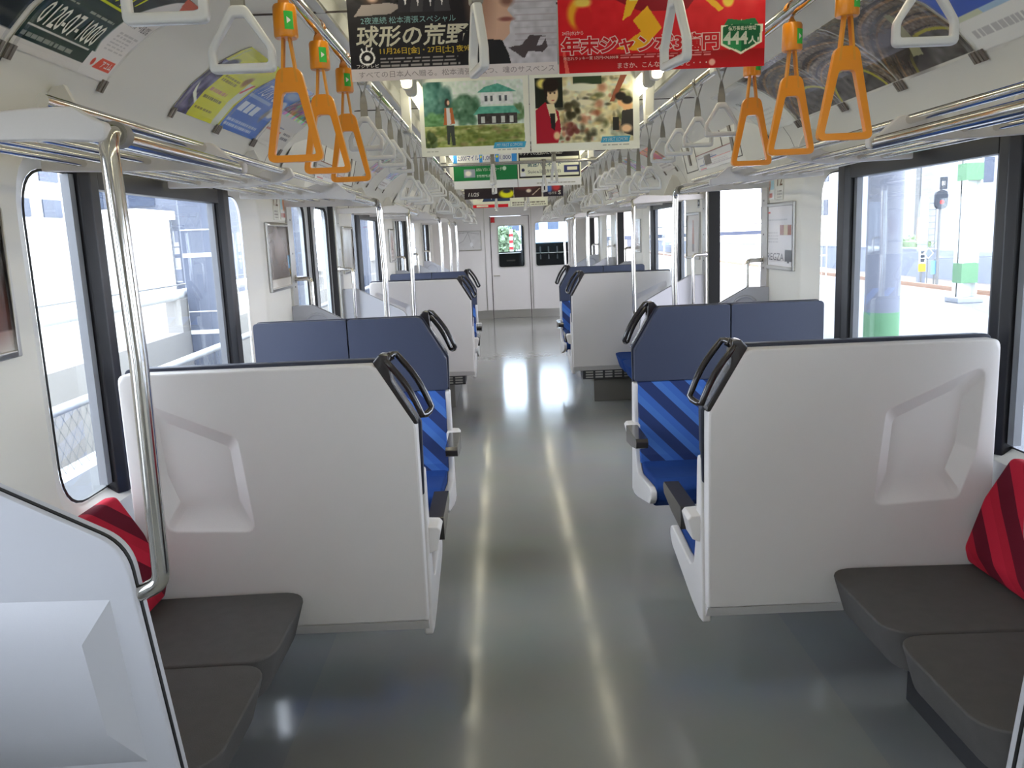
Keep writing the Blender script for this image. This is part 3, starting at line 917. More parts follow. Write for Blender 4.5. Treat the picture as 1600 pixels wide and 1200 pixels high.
# ------------------------------------------------------------------ hand straps
def ring_frame(outer, inner, th, ro, ri):
    o_, i_ = fillet(outer, ro, 5), fillet(inner, ri, 5)
    b = B()
    for y in (-th / 2, th / 2):
        b.holed([(x, y, z) for x, z in o_], [[(x, y, z) for x, z in i_]])
    b.strip([(x, -th / 2, z) for x, z in o_], [(x, th / 2, z) for x, z in o_])
    b.strip([(x, -th / 2, z) for x, z in i_], [(x, th / 2, z) for x, z in i_])
    return b.bevel(0.0045, 2, 50)
def belt(b, drop, w0=0.013, w1=0.011, spread=0.008, x0=0.0195):
    """two ends of one strap: round the rail, a quarter twist, then through the handle"""
    top = [(x0 * math.cos(t * math.pi / 8), x0 * math.sin(t * math.pi / 8)) for t in range(0, 9)]
    la, lb = [(x, -w0, z) for x, z in top], [(x, w0, z) for x, z in top]
    b.strip(la, lb, closed=False)
    for sg in (1, -1):
        la, lb = [], []
        for i in range(11):
            k = i / 10
            z = -drop * k
            x = sg * (x0 * (1 - min(1, k / 0.45)) ** 1.4 + 0.0015)
            a = max(0, min(1, (k - 0.3) / 0.5)) * math.pi / 2
            y = sg * spread * max(0, (k - 0.6) / 0.4)
            w = w0 + (w1 - w0) * k
            x = x * math.cos(a)
            la.append((x - math.sin(a) * w, y - math.cos(a) * w, z))
            lb.append((x + math.sin(a) * w, y + math.cos(a) * w, z))
        b.strip(la, lb, closed=False)
    return b
def make_strap(kind, hang, hgt):
    """origin on the rail; hang: drop to the bottom of the handle; hgt: height of the handle"""
    o_ = thing('hand_strap', 'x', 'hand strap')
    if kind == 'orange':
        h = ring_frame([(-0.0625, -hang), (0.0625, -hang), (0.025, -hang + hgt), (-0.025, -hang + hgt)], [(-0.0455, -hang + 0.015), (0.0455, -hang + 0.015), (0.0165, -hang + hgt - 0.05), (-0.0165, -hang + hgt - 0.05)], 0.017, [0.016, 0.016, 0.022, 0.022], [0.004, 0.004, 0.01, 0.01])
        h.build('handle', 'orange_plastic', o_, smooth=50)
        bt = belt(B(), 0.045, 0.012, 0.012, 0.0)
        for sg in (-1, 1):
            la = [(sg * 0.005, -0.009, -0.095), (sg * 0.016, -0.009, -hang + hgt - 0.006)]
            lb = [(sg * 0.005, 0.009, -0.095), (sg * 0.016, 0.009, -hang + hgt - 0.006)]
            bt.prism([(sg * 0.003, -0.09), (sg * 0.008, -0.09), (sg * 0.0185, -hang + hgt - 0.03), (sg * 0.0135, -hang + hgt - 0.03)], 'y', -0.009, 0.009)
        bt.build('belt', 'orange_belt', o_)
        sl = B().tube([(0, 0, -0.035), (0, 0, -0.040), (0, 0, -0.098), (0, 0, -0.102)], [0.022, 0.0245, 0.0255, 0.023], 20)
        so = sl.build('sleeve', 'orange_plastic', o_, smooth=50)
        st = B().strip([(0.0262 * math.sin(t), -0.0262 * math.cos(t), -0.088) for t in (0.15, 0.4, 0.65, 0.9)], [(0.0262 * math.sin(t), -0.0262 * math.cos(t), -0.052) for t in (0.15, 0.4, 0.65, 0.9)], closed=False)
        st.build('sticker', 'green_sticker', so)
        sw = B().strip([(0.0264 * math.sin(t), -0.0264 * math.cos(t), -0.080 + 0.02 * (t - 0.2)) for t in (0.35, 0.5, 0.65)], [(0.0264 * math.sin(t), -0.0264 * math.cos(t), -0.060 - 0.02 * (t - 0.2)) for t in (0.35, 0.5, 0.65)], closed=False)
        sw.build('sticker_mark', 'paper_white', so)
    else:
        h = ring_frame([(-0.058, -hang), (0.058, -hang), (0.058, -hang + 0.040), (0.014, -hang + hgt), (-0.014, -hang + hgt), (-0.058, -hang + 0.040)],
                       [(-0.045, -hang + 0.016), (0.045, -hang + 0.016), (0.045, -hang + 0.040), (0.009, -hang + hgt - 0.02), (-0.009, -hang + hgt - 0.02), (-0.045, -hang + 0.040)], 0.018, [0.012, 0.012, 0.03, 0.012, 0.012, 0.03], [0.004, 0.004, 0.02, 0.006, 0.006, 0.02])
        h.build('handle', 'white_plastic', o_, smooth=50)
        belt(B(), hang - hgt + 0.008).build('belt', 'belt_grey', o_, smooth=60)
        if kind == 'cross':
            B().box(-0.015, 0.015, -0.012, 0.012, -hang + hgt - 0.004, -hang + hgt + 0.04).bevel(0.004).build('clasp', 'belt_grey', o_)
    return o_
sO = make_strap('orange', 0.358, 0.196)
sH = make_strap('white', 0.235, 0.112)
sL = make_strap('white', 0.340, 0.118)
sC = make_strap('cross', 0.225, 0.130)
used = set()
def put(src, loc, lab, grp, rz=0):
    if id(src) not in used:
        used.add(id(src))
        src.location = loc; src.rotation_euler = (0, 0, rz); src['label'] = lab; src['group'] = grp
        return src
    return dup(src, loc, lab, grp, rz)
SP = KS / 14
for s in (-1, 1):
    cnt = 0
    for k in range(-2, 38):
        y = 1.895 + SP * k
        if y > 14.9: break
        kk = k % 14
        low = kk in (0, 1, 2, 7, 8, 9)
        loc = (s * RX, y, RZ)
        if 0 <= k <= 2:
            put(sO, loc, 'orange hand strap on the %s ceiling rail, %s of its three' % (SIDE[s], ('nearest', 'middle', 'farthest')[k]), 'orange hand straps')
        elif k < 0:
            put(sH, loc, 'white hand strap on the %s rail, %s before the orange ones' % (SIDE[s], 'first' if k == -1 else 'second'), 'white hand straps')
        else:
            put(sL if low else sH, loc, 'white hand strap on the %s rail, %s beyond the orange ones' % (SIDE[s], ORD[cnt]), 'white hand straps')
            cnt += 1
for y, wh in CROSS:
    for x in (-0.19, 0.19):
        put(sC, (x, y, RZ), 'edge-on white hand strap, %s on the cross rail %s' % ('left one' if x < 0 else 'right one', wh), 'white hand straps on the cross rails', math.radians(-77))

# ------------------------------------------------------------------ fluorescent lamps
lp = None
LL = 1.22
for s in (-1, 1):
    j = 0
    for k in range(-3, 10):
        y = 2.54 + 1.34 * k
        if y + LL > YE or y < YB: continue
        lab = 'bare fluorescent tube lamp on the %s of the ceiling, %s' % (SIDE[s], ('behind the viewer, %s' % ORD[-k - 1]) if k < -1 else ('%s in the row' % ORD[k + 1]))
        if lp is None:
            lp = thing('ceiling_lamp', lab, 'lamp', (s * 0.53, y, 0), 'fluorescent ceiling lamps')
            B().box(-0.035, 0.035, 0, LL, 2.185, 2.268).bevel(0.004).build('housing', 'cove_white', lp)
            B().cyl((0, 0.045, 2.145), (0, LL - 0.045, 2.145), 0.0165, 14).build('tube', 'tube_light', lp, smooth=60)
            for yy in (0.0, LL - 0.05):
                B().prism(fillet([(-0.024, 2.20), (-0.024, 2.122), (0.024, 2.122), (0.024, 2.20)], [0, 0.02, 0.02, 0], 4), 'y', yy, yy + 0.05).build('socket', 'cove_white', lp)
        else:
            dup(lp, (s * 0.53, y, 0), lab)
        j += 1
# ------------------------------------------------------------------ printed matter
class Canvas:
    """a small picture kept as colours on the points of a sheet; x to the right, y up, both 0..1"""
    def __init__(self, nx, ny, c):
        self.nx, self.ny = nx, ny
        self.a = np.empty((ny + 1, nx + 1, 3)); self.a[:] = c
        self.X, self.Y = np.meshgrid(np.linspace(0, 1, nx + 1), np.linspace(0, 1, ny + 1))
    def put(self, m, c, al=1.0):
        m = np.clip(m, 0, 1)[..., None] * al
        self.a = self.a * (1 - m) + np.array(c, float) * m
        return self
    def rect(self, x0, y0, x1, y1, c, al=1.0):
        return self.put(((self.X >= x0) & (self.X <= x1) & (self.Y >= y0) & (self.Y <= y1)).astype(float), c, al)
    def ell(self, cx, cy, rx, ry, c, soft=0.08, al=1.0):
        d = np.sqrt(((self.X - cx) / rx) ** 2 + ((self.Y - cy) / ry) ** 2)
        return self.put((1 + soft - d) / max(soft * 2, 1e-3), c, al)
    def ring(self, cx, cy, rx, ry, w, c, asp=1.0):
        d = np.sqrt(((self.X - cx) / rx) ** 2 + ((self.Y - cy) / ry) ** 2)
        return self.put((np.abs(d - 1) < w).astype(float), c)
    def poly(self, pts, c, al=1.0):
        ins = np.zeros(self.X.shape, bool)
        n = len(pts)
        for i in range(n):
            (x0, y0), (x1, y1) = pts[i - 1], pts[i]
            if y0 == y1: continue
            cond = ((y0 > self.Y) != (y1 > self.Y)) & (self.X < (x1 - x0) * (self.Y - y0) / (y1 - y0) + x0)
            ins ^= cond
        return self.put(ins.astype(float), c, al)
    def grad(self, x0, y0, x1, y1, ca, cb, horiz=False):
        m = (self.X >= x0) & (self.X <= x1) & (self.Y >= y0) & (self.Y <= y1)
        k = ((self.X - x0) / (x1 - x0) if horiz else (self.Y - y0) / (y1 - y0))[..., None]
        g = np.array(ca, float) * (1 - k) + np.array(cb, float) * k
        self.a = np.where(m[..., None], g, self.a)
        return self
    def noise(self, x0, y0, x1, y1, amp, cell=0.03, mono=True):
        m = (self.X >= x0) & (self.X <= x1) & (self.Y >= y0) & (self.Y <= y1)
        gx, gy = max(2, int(1 / cell)) + 2, max(2, int(0.7 / cell)) + 2
        g = rng.normal(0, amp, (gy, gx, 1 if mono else 3))
        ix, iy = self.X * (gx - 2), self.Y * (gy - 2)
        i0, j0 = ix.astype(int), iy.astype(int)
        fx, fy = (ix - i0)[..., None], (iy - j0)[..., None]
        v = (g[j0, i0] * (1 - fx) * (1 - fy) + g[j0, np.minimum(i0 + 1, gx - 1)] * fx * (1 - fy)
             + g[np.minimum(j0 + 1, gy - 1), i0] * (1 - fx) * fy + g[np.minimum(j0 + 1, gy - 1), np.minimum(i0 + 1, gx - 1)] * fx * fy)
        self.a = np.where(m[..., None], np.clip(self.a + v, 0, 255), self.a)
        return self
    def lines(self, x0, y0, x1, y1, n, c, fill=0.55, gap=0.12, al=0.8):
        """rows of illegible small print"""
        h = (y1 - y0) / n
        for i in range(n):
            x = x0
            yy = y1 - (i + 1) * h
            xe = x1 - rng.uniform(0, 0.15) * (x1 - x0)
            while x < xe:
                w = rng.uniform(0.02, 0.06)
                self.rect(x, yy, min(x + w, xe), yy + h * fill, c, al)
                x += w + rng.uniform(0.006, 0.016)
        return self

_tc = {}
def glyphs(s, bold=0.0, shear=0.0):
    key = (s, bold, shear)
    if key in _tc: return _tc[key]
    cu = bpy.data.curves.new('lettering', 'FONT')
    cu.body = s; cu.size = 1.0; cu.offset = bold; cu.shear = shear; cu.resolution_u = 2
    ob = bpy.data.objects.new('lettering', cu)
    COL.objects.link(ob)
    bpy.context.view_layer.update()
    me = bpy.data.meshes.new_from_object(ob.evaluated_get(bpy.context.evaluated_depsgraph_get()))
    v = np.empty(len(me.vertices) * 3); me.vertices.foreach_get('co', v)
    v = v.reshape(-1, 3)[:, :2]
    fs = [tuple(p.vertices) for p in me.polygons]
    bpy.data.objects.remove(ob, do_unlink=True); bpy.data.curves.remove(cu); bpy.data.meshes.remove(me)
    _tc[key] = (v, fs)
    return _tc[key]

def sheet(name, Wd, Hd, cv, texts, dfm, mats='print_paper', parent=None, back=0.0012, edge_c=(225, 222, 210)):
    """one printed sheet: picture, lettering, back side; dfm(x, z, off) maps the sheet into the scene"""
    nx, ny = cv.nx, cv.ny
    V, C, F = [], [], []
    xs, zs = cv.X.ravel() * Wd, cv.Y.ravel() * Hd
    V += [dfm(x, z, 0.0) for x, z in zip(xs, zs)]
    C.append(cv.a.reshape(-1, 3))
    idx = np.arange((nx + 1) * (ny + 1)).reshape(ny + 1, nx + 1)
    F += np.stack([idx[:-1, :-1], idx[:-1, 1:], idx[1:, 1:], idx[1:, :-1]], -1).reshape(-1, 4).tolist()
    # back and rim, coarse
    n0 = len(V); k = 12
    for j in range(k + 1):
        V += [dfm(0, Hd * j / k, -back), dfm(Wd, Hd * j / k, -back), dfm(0, Hd * j / k, 0), dfm(Wd, Hd * j / k, 0)]
    for j in range(k):
        a, b = n0 + 4 * j, n0 + 4 * (j + 1)
        F += ([] if mats == 'print_paper' else [[a, b, b + 1, a + 1]]) + [[a, a + 2, b + 2, b], [a + 1, b + 1, b + 3, a + 3]]
    t = n0 + 4 * k
    F += [[n0, n0 + 1, n0 + 3, n0 + 2], [t, t + 2, t + 3, t + 1]]
    C.append(np.tile(np.array(edge_c, float), (4 * (k + 1), 1)))
    for i, T in enumerate(texts):
        s, x0, y0, x1, y1, col = T[:6]
        o_ = T[6] if len(T) > 6 else {}
        v, fs = glyphs(s, o_.get('bold', 0.0), o_.get('shear', 0.0))
        if not len(v): continue
        if o_.get('bold', 0) or o_.get('as_bold') is not None:
            r, _ = glyphs(s, o_.get('as_bold', 0.0) or 0.0, o_.get('shear', 0.0))
        else:
            r = v
        lo, hi = r.min(0), r.max(0)
        sx, sy = (x1 - x0) * Wd / max(hi[0] - lo[0], 1e-6), (y1 - y0) * Hd / max(hi[1] - lo[1], 1e-6)
        n0 = len(V)
        off = 0.0006 + 0.0003 * o_.get('layer', 0)
        V += [dfm(x0 * Wd + (p[0] - lo[0]) * sx, y0 * Hd + (p[1] - lo[1]) * sy, off) for p in v]
        C.append(np.tile(np.array(col, float), (len(v), 1)))
        F += [[n0 + q for q in f] for f in fs]
    me = bpy.data.meshes.new(name)
    me.from_pydata([tuple(p) for p in V], [], F)
    c = np.concatenate(C) / 255.0
    c = np.where(c <= 0.04045, c / 12.92, ((c + 0.055) / 1.055) ** 2.4)
    at = me.color_attributes.new('ink', 'FLOAT_COLOR', 'POINT')
    at.data.foreach_set('color', np.concatenate([c, np.ones((len(c), 1))], 1).astype(np.float32).ravel())
    me.materials.append(MATS[mats])
    me.update()
    o = bpy.data.objects.new(name, me)
    COL.objects.link(o)
    if parent is not None: o.parent = parent
    return o

WH, BK = (242, 240, 230), (28, 26, 30)
# ---- the pairs of sheets hung across the aisle
def hung(label, cx, y, z0, cv, texts, group='hanging advertisement sheets', ys=1.0):
    if ys != 1.0:
        cv.a = cv.a[np.minimum((np.arange(cv.ny + 1) / ys).astype(int), cv.ny)]
        texts = [(t[0], t[1], t[2] * ys, t[3], t[4] * ys) + tuple(t[5:]) for t in texts]
    cv.a = np.clip(cv.a * 1.1, 0, 250)
    r = thing('hanging_advertisement', label, 'poster', (cx, y, z0), group)
    sheet('sheet', 0.512, 0.362, cv, texts, lambda x, z, o: (x - 0.256, -o - 0.006 * math.sin(z * 8.7), z), parent=r)
    B().box(-0.256, 0.256, -0.007, 0.010, 0.352, 0.39).bevel(0.003).build('clip_bar', 'cove_white', r)
    for x in (-0.2, 0.2):
        B().box(x - 0.012, x + 0.012, -0.004, 0.006, 0.385, 0.40).build('bar_foot', 'stainless', r)
    return r

A = Canvas(330, 230, (30, 28, 34))
A.grad(0.52, 0.0, 1.0, 1.0, (176, 172, 180), (186, 186, 194))
A.noise(0.5, 0.09, 1, 1, 9, 0.02)
for i in range(9):                                   # sea
    yy = 0.2 + i * 0.045
    A.rect(0.80, yy, 1.0, yy + 0.012, (150 + 6 * (i % 3), 150, 160), 0.7)
A.ell(0.62, 0.8, 0.14, 0.62, (34, 32, 38), 0.12)
A.poly([(0.50, 1), (0.60, 1), (0.60, 0.30), (0.50, 0.30)], (30, 28, 34))
A.poly([(0.585, 1), (0.80, 1), (0.815, 0.66), (0.80, 0.55), (0.765, 0.47), (0.79, 0.42), (0.775, 0.36), (0.775, 0.30), (0.74, 0.25), (0.66, 0.27), (0.60, 0.42)], (196, 160, 140))
A.ell(0.64, 0.62, 0.06, 0.34, (150, 116, 100), 0.5, 0.8)
A.ell(0.765, 0.535, 0.03, 0.035, (120, 86, 74), 0.5); A.ell(0.76, 0.405, 0.035, 0.014, (130, 80, 74), 0.4)
A.ell(0.73, 0.86, 0.07, 0.05, (96, 72, 64), 0.5)
A.poly([(0.60, 0.40), (0.66, 0.27), (0.735, 0.26), (0.765, 0.16), (0.775, 0.09), (0.55, 0.09), (0.55, 0.40)], (32, 32, 36))
A.poly([(0.765, 0.2), (0.84, 0.12), (0.86, 0.17), (0.93, 0.16), (0.955, 0.20), (0.945, 0.255), (0.925, 0.21), (0.90, 0.205), (0.92, 0.27), (0.955, 0.275), (0.87, 0.285), (0.83, 0.22)], (74, 66, 70))
A.rect(0, 0.09, 0.55, 0.52, (30, 28, 34))
A.grad(0, 0.5, 0.5, 1.0, (28, 26, 32), (90, 84, 90)); A.noise(0, 0.55, 0.5, 1, 22, 0.025)
A.ell(0.125, 0.66, 0.06, 0.16, (60, 46, 42), 0.2); A.ell(0.125, 0.66, 0.038, 0.10, (222, 186, 164), 0.2); A.poly([(0.03, 0.46), (0.07, 0.54), (0.20, 0.55), (0.27, 0.53), (0.2, 0.47)], (150, 140, 136))
for i, x in enumerate((0.28, 0.34, 0.40, 0.455)):
    A.ell(x, 0.64, 0.02, 0.045, (206, 176, 156), 0.25); A.ell(x, 0.69, 0.024, 0.03, (26, 24, 26), 0.25)
    A.poly([(x - 0.03, 0.59), (x + 0.03, 0.59), (x + 0.04, 0.48), (x - 0.04, 0.48)], ((38, 38, 46), (60, 58, 64))[i % 2]); A.poly([(x - 0.008, 0.59), (x + 0.008, 0.59), (x, 0.52)], (220, 218, 216))
A.ring(0.081, 0.165, 0.034, 0.048, 0.12, (230, 226, 222)); A.ell(0.081, 0.165, 0.014, 0.020, (230, 226, 222), 0.05)
for p in ([(0.052, 0.232), (0.058, 0.236), (0.068, 0.205), (0.062, 0.202)], [(0.078, 0.245), (0.084, 0.245), (0.084, 0.212), (0.078, 0.212)], [(0.11, 0.236), (0.104, 0.238), (0.094, 0.205), (0.099, 0.202)]):
    A.poly(p, (230, 226, 222))
A.lines(0.145, 0.10, 0.57, 0.172, 3, (170, 164, 160), 0.5)
A.rect(0, 0, 1, 0.088, (206, 198, 198))
hung('black and grey drama advertisement with white brush lettering, nearest sheet left of the aisle', -0.258, 2.19, 1.887, A, [
    ('2夜連続 松本清張スペシャル', 0.062, 0.405, 0.517, 0.455, (158, 206, 208)),
    ('球形の荒野', 0.035, 0.245, 0.575, 0.392, (246, 242, 222), {'bold': 0.018, 'shear': 0.14}),
    ('11月26日[金]・27日[土] 夜9時', 0.145, 0.182, 0.60, 0.236, (236, 204, 70), {'bold': 0.01}),
    ('フジテレビ', 0.028, 0.088 + 0.008, 0.135, 0.122, (232, 228, 224), {'bold': 0.01}),
    ('すべての日本人へ贈る。松本清張が放つ、魂のサスペンス', 0.035, 0.022, 0.985, 0.070, (150, 140, 142)),
], ys=0.9)

Bc = Canvas(330, 230, (206, 24, 34))
Bc.grad(0, 0.1, 1, 1, (200, 22, 34), (216, 36, 44)); Bc.noise(0, 0, 1, 1, 4, 0.03)
Bc.poly([(0.22, 0.55), (0.45, 0.56), (0.47, 1), (0.2, 1)], (150, 20, 34)); Bc.poly([(0.22, 0.55), (0.40, 0.42), (0.62, 0.42), (0.72, 0.62), (0.70, 1), (0.45, 1)], (140, 18, 34))
Bc.poly([(0.31, 0.36), (0.35, 0.40), (0.42, 0.60), (0.50, 1), (0.33, 1), (0.36, 0.7)], (238, 176, 40)); Bc.poly([(0.28, 0.16), (0.40, 0.14), (0.50, 0.30), (0.43, 0.46), (0.36, 0.36), (0.40, 0.28)], (236, 168, 34)); Bc.poly([(0.345, 0.5), (0.385, 0.5), (0.42, 0.9), (0.37, 0.9)], (250, 220, 120))
for i in range(14):
    Bc.ell(rng.uniform(0.44, 0.60), rng.uniform(0.58, 0.98), 0.03, 0.035, [(248, 200, 60), (232, 150, 40), (252, 232, 150)][i % 3], 0.3)
Bc.poly([(0.60, 0.58), (0.66, 0.55), (0.72, 0.62), (0.73, 0.9), (0.66, 1), (0.58, 1)], (96, 20, 48)); Bc.poly([(0.60, 0.66), (0.64, 0.62), (0.69, 0.80), (0.66, 0.84)], (236, 220, 224)); Bc.poly([(0.62, 0.84), (0.70, 0.72), (0.72, 0.76), (0.65, 0.9)], (226, 208, 214)); Bc.ell(0.645, 0.57, 0.045, 0.03, (240, 190, 60), 0.3)
Bc.ell(0.10, 0.42, 0.055, 0.11, (226, 160, 40), 0.2); Bc.ell(0.125, 0.385, 0.045, 0.10, (202, 26, 36), 0.2); Bc.ell(0.12, 0.50, 0.04, 0.035, (240, 200, 90), 0.3)
for i in range(10):
    Bc.ell(0.16 + 0.012 * i, 0.72 + 0.05 * math.sin(i * 1.7) + 0.02 * i, 0.012, 0.02, (240, 226, 220), 0.3)
Bc.poly([(0.70, 0.50), (0.72, 0.53), (0.80, 0.42), (0.775, 0.40)], (236, 170, 40)); Bc.ell(0.82, 0.48, 0.028, 0.05, (244, 196, 70), 0.2)
Bc.ell(0.93, 0.72, 0.035, 0.2, (232, 120, 96), 0.8, 0.7)
Bc.grad(0, 0, 1, 0.125, (188, 20, 30), (150, 12, 18)); Bc.poly([(0.03, 0.0), (0.05, 0.0), (0.025, 0.2), (0.015, 0.2)], (236, 150, 120), 0.6)
Bc.poly([(0.785, 0.30), (0.80, 0.30), (0.885, 0.335), (0.97, 0.30), (0.99, 0.30), (0.985, 0.17), (0.885, 0.09), (0.785, 0.16)], (236, 226, 200)); Bc.poly([(0.795, 0.285), (0.885, 0.322), (0.978, 0.285), (0.973, 0.176), (0.885, 0.105), (0.795, 0.168)], (20, 90, 54)); Bc.poly([(0.795, 0.168), (0.885, 0.105), (0.885, 0.20), (0.80, 0.23)], (40, 130, 76))
Bc.poly([(0.80, 0.30), (0.82, 0.345), (0.885, 0.33), (0.95, 0.345), (0.97, 0.30), (0.885, 0.31)], (30, 110, 64))
Bc.lines(0.30, 0.095, 0.76, 0.125, 2, (226, 160, 160), 0.4)
Bc.ell(0.745, 0.04, 0.016, 0.024, (236, 170, 150), 0.2)
hung('red lottery advertisement with white outlined lettering and green badge, nearest sheet right of the aisle', 0.258, 2.19, 1.887, Bc, [
    ('24日(水)から', 0.018, 0.268, 0.12, 0.302, (246, 238, 232), {'bold': 0.01}),
    ('年末ジャンボ3億円', 0.018, 0.135, 0.775, 0.255, (250, 246, 240), {'bold': 0.075}),
    ('年末ジャンボ3億円', 0.018, 0.135, 0.775, 0.255, (214, 26, 38), {'bold': 0.028, 'layer': 1}),
    ('年忘れラッキー賞 3万円×74,000本', 0.022, 0.092, 0.29, 0.118, (244, 226, 216), {'bold': 0.01}),
    ('億万長者が倍増', 0.822, 0.262, 0.955, 0.292, (240, 240, 220), {'bold': 0.02}),
    ('444', 0.80, 0.165, 0.915, 0.252, (248, 246, 232), {'bold': 0.03}),
    ('人!', 0.92, 0.165, 0.97, 0.218, (248, 246, 232), {'bold': 0.03}),
    ('まさか、こんなに増えると・・・', 0.285, 0.022, 0.72, 0.064, (244, 226, 216), {'bold': 0.01}),
], ys=0.9)

Cc = Canvas(230, 160, (236, 236, 214))
Cc.grad(0.04, 0.11, 0.95, 0.92, (200, 214, 206), (216, 226, 214))
def blob(c, cx, cy, rx, ry, base, n=40, am=26):
    for i in range(n):
        a, r = rng.uniform(0, 6.28), rng.uniform(0, 1) ** 0.5
        k = rng.uniform(-am, am)
        c.ell(cx + rx * r * math.cos(a), cy + ry * r * math.sin(a), rx * 0.28, ry * 0.28, [max(0, v + k) for v in base], 0.5, 0.8)
blob(Cc, 0.14, 0.68, 0.14, 0.24, (70, 112, 104), 60); blob(Cc, 0.42, 0.56, 0.12, 0.18, (84, 122, 96), 50); blob(Cc, 0.12, 0.42, 0.12, 0.10, (96, 140, 92), 40); blob(Cc, 0.9, 0.52, 0.06, 0.10, (96, 126, 84), 30)
Cc.poly([(0.56, 0.62), (0.86, 0.62), (0.85, 0.78), (0.57, 0.78)], (222, 226, 224)); Cc.poly([(0.53, 0.77), (0.89, 0.77), (0.82, 0.82), (0.72, 0.88), (0.6, 0.84)], (92, 166, 146)); Cc.poly([(0.49, 0.50), (0.92, 0.50), (0.86, 0.60), (0.55, 0.60)], (96, 170, 148)); Cc.rect(0.53, 0.38, 0.89, 0.51, (66, 62, 62))
for x in (0.56, 0.66, 0.74, 0.82): Cc.rect(x, 0.39, x + 0.035, 0.47, (196, 200, 196))
for x in (0.60, 0.65, 0.73, 0.78): Cc.rect(x, 0.66, x + 0.022, 0.73, (86, 92, 98))
Cc.grad(0.04, 0.11, 0.95, 0.37, (140, 152, 78), (176, 182, 122)); blob(Cc, 0.5, 0.24, 0.42, 0.10, (132, 144, 78), 60, 34)
for i in range(120):
    Cc.ell(rng.uniform(0.05, 0.94), rng.uniform(0.12, 0.36), rng.uniform(0.01, 0.04), rng.uniform(0.008, 0.025), [(108, 122, 60), (186, 190, 130), (146, 132, 90), (92, 112, 56)][i % 4], 0.5, 0.7)
Cc.noise(0.04, 0.11, 0.95, 0.92, 10, 0.02)
_=(0); blob(Cc, 0.09, 0.20, 0.06, 0.10, (70, 86, 50), 25)
Cc.ell(0.255, 0.66, 0.022, 0.05, (60, 44, 40), 0.2); Cc.ell(0.265, 0.66, 0.012, 0.03, (214, 176, 150), 0.2); Cc.poly([(0.215, 0.38), (0.23, 0.60), (0.30, 0.60), (0.32, 0.40)], (176, 102, 60)); Cc.poly([(0.245, 0.38), (0.245, 0.60), (0.275, 0.60), (0.285, 0.40)], (206, 204, 204)); Cc.poly([(0.24, 0.14), (0.24, 0.38), (0.31, 0.38), (0.315, 0.13), (0.285, 0.13), (0.275, 0.3), (0.262, 0.14)], (66, 72, 66))
for e in ((0, 0, 0.04, 1), (0.955, 0, 1, 1), (0, 0, 1, 0.105), (0, 0.925, 1, 1)): Cc.rect(*e, (236, 236, 214))
Cc.poly([(0.66, 0.075), (0.95, 0.075), (0.965, 0.145), (0.675, 0.145)], (70, 160, 196)); Cc.lines(0.70, 0.05, 0.95, 0.066, 1, (150, 150, 140)); Cc.lines(0.05, 0.055, 0.16, 0.07, 1, (170, 170, 160))
hung('white bordered advertisement with garden and villa photo, second sheet left of the aisle', -0.258, 4.08, 1.874, Cc, [('MY FIRST KOMORI', 0.69, 0.09, 0.93, 0.13, WH, {'shear': 0.2}), ('JR', 0.89, 0.87, 0.925, 0.905, WH)])

Dc = Canvas(230, 160, (236, 236, 214))
Dc.grad(0.05, 0.1, 0.94, 0.92, (206, 200, 160), (224, 214, 176)); 
for i in range(150):
    Dc.ell(rng.uniform(0.26, 0.92), rng.uniform(0.12, 0.9), rng.uniform(0.012, 0.05), rng.uniform(0.012, 0.06), [(240, 232, 206), (92, 96, 60), (206, 186, 130), (176, 110, 84), (236, 226, 190), (120, 112, 84), (198, 206, 190), (60, 58, 44)][i % 8], 0.5, 0.75)
Dc.noise(0.05, 0.1, 0.94, 0.92, 16, 0.03)
Dc.rect(0.05, 0.55, 0.30, 0.92, (40, 44, 36)); Dc.rect(0.4, 0.82, 0.66, 0.92, (60, 76, 52)); Dc.ell(0.46, 0.79, 0.13, 0.05, (238, 230, 206), 0.2); Dc.ell(0.50, 0.60, 0.09, 0.035, (232, 220, 190), 0.3); blob(Dc, 0.40, 0.5, 0.08, 0.12, (70, 66, 46), 20); blob(Dc, 0.36, 0.24, 0.07, 0.10, (120, 66, 60), 20)
Dc.poly([(0.73, 0.60), (0.77, 0.60), (0.89, 0.92), (0.83, 0.92)], (150, 88, 66)); Dc.ell(0.12, 0.85, 0.05, 0.06, (240, 216, 120), 0.3)
Dc.poly([(0.05, 0.11), (0.05, 0.52), (0.14, 0.62), (0.26, 0.50), (0.28, 0.28), (0.25, 0.11)], (170, 32, 50)); Dc.poly([(0.15, 0.60), (0.22, 0.60), (0.25, 0.40), (0.21, 0.32), (0.18, 0.44)], (238, 214, 176)); Dc.poly([(0.18, 0.48), (0.23, 0.48), (0.225, 0.26), (0.19, 0.30)], (40, 36, 36))
Dc.ell(0.205, 0.72, 0.055, 0.13, (236, 202, 160), 0.1); Dc.ell(0.195, 0.83, 0.075, 0.09, (48, 38, 34), 0.15); Dc.poly([(0.13, 0.8), (0.165, 0.84), (0.16, 0.66), (0.14, 0.66)], (48, 38, 34))
Dc.ell(0.19, 0.73, 0.009, 0.012, (60, 44, 40), 0.3); Dc.ell(0.228, 0.73, 0.009, 0.012, (60, 44, 40), 0.3); Dc.ell(0.212, 0.64, 0.014, 0.008, (190, 100, 90), 0.3); Dc.ell(0.24, 0.20, 0.03, 0.05, (232, 196, 150), 0.3)
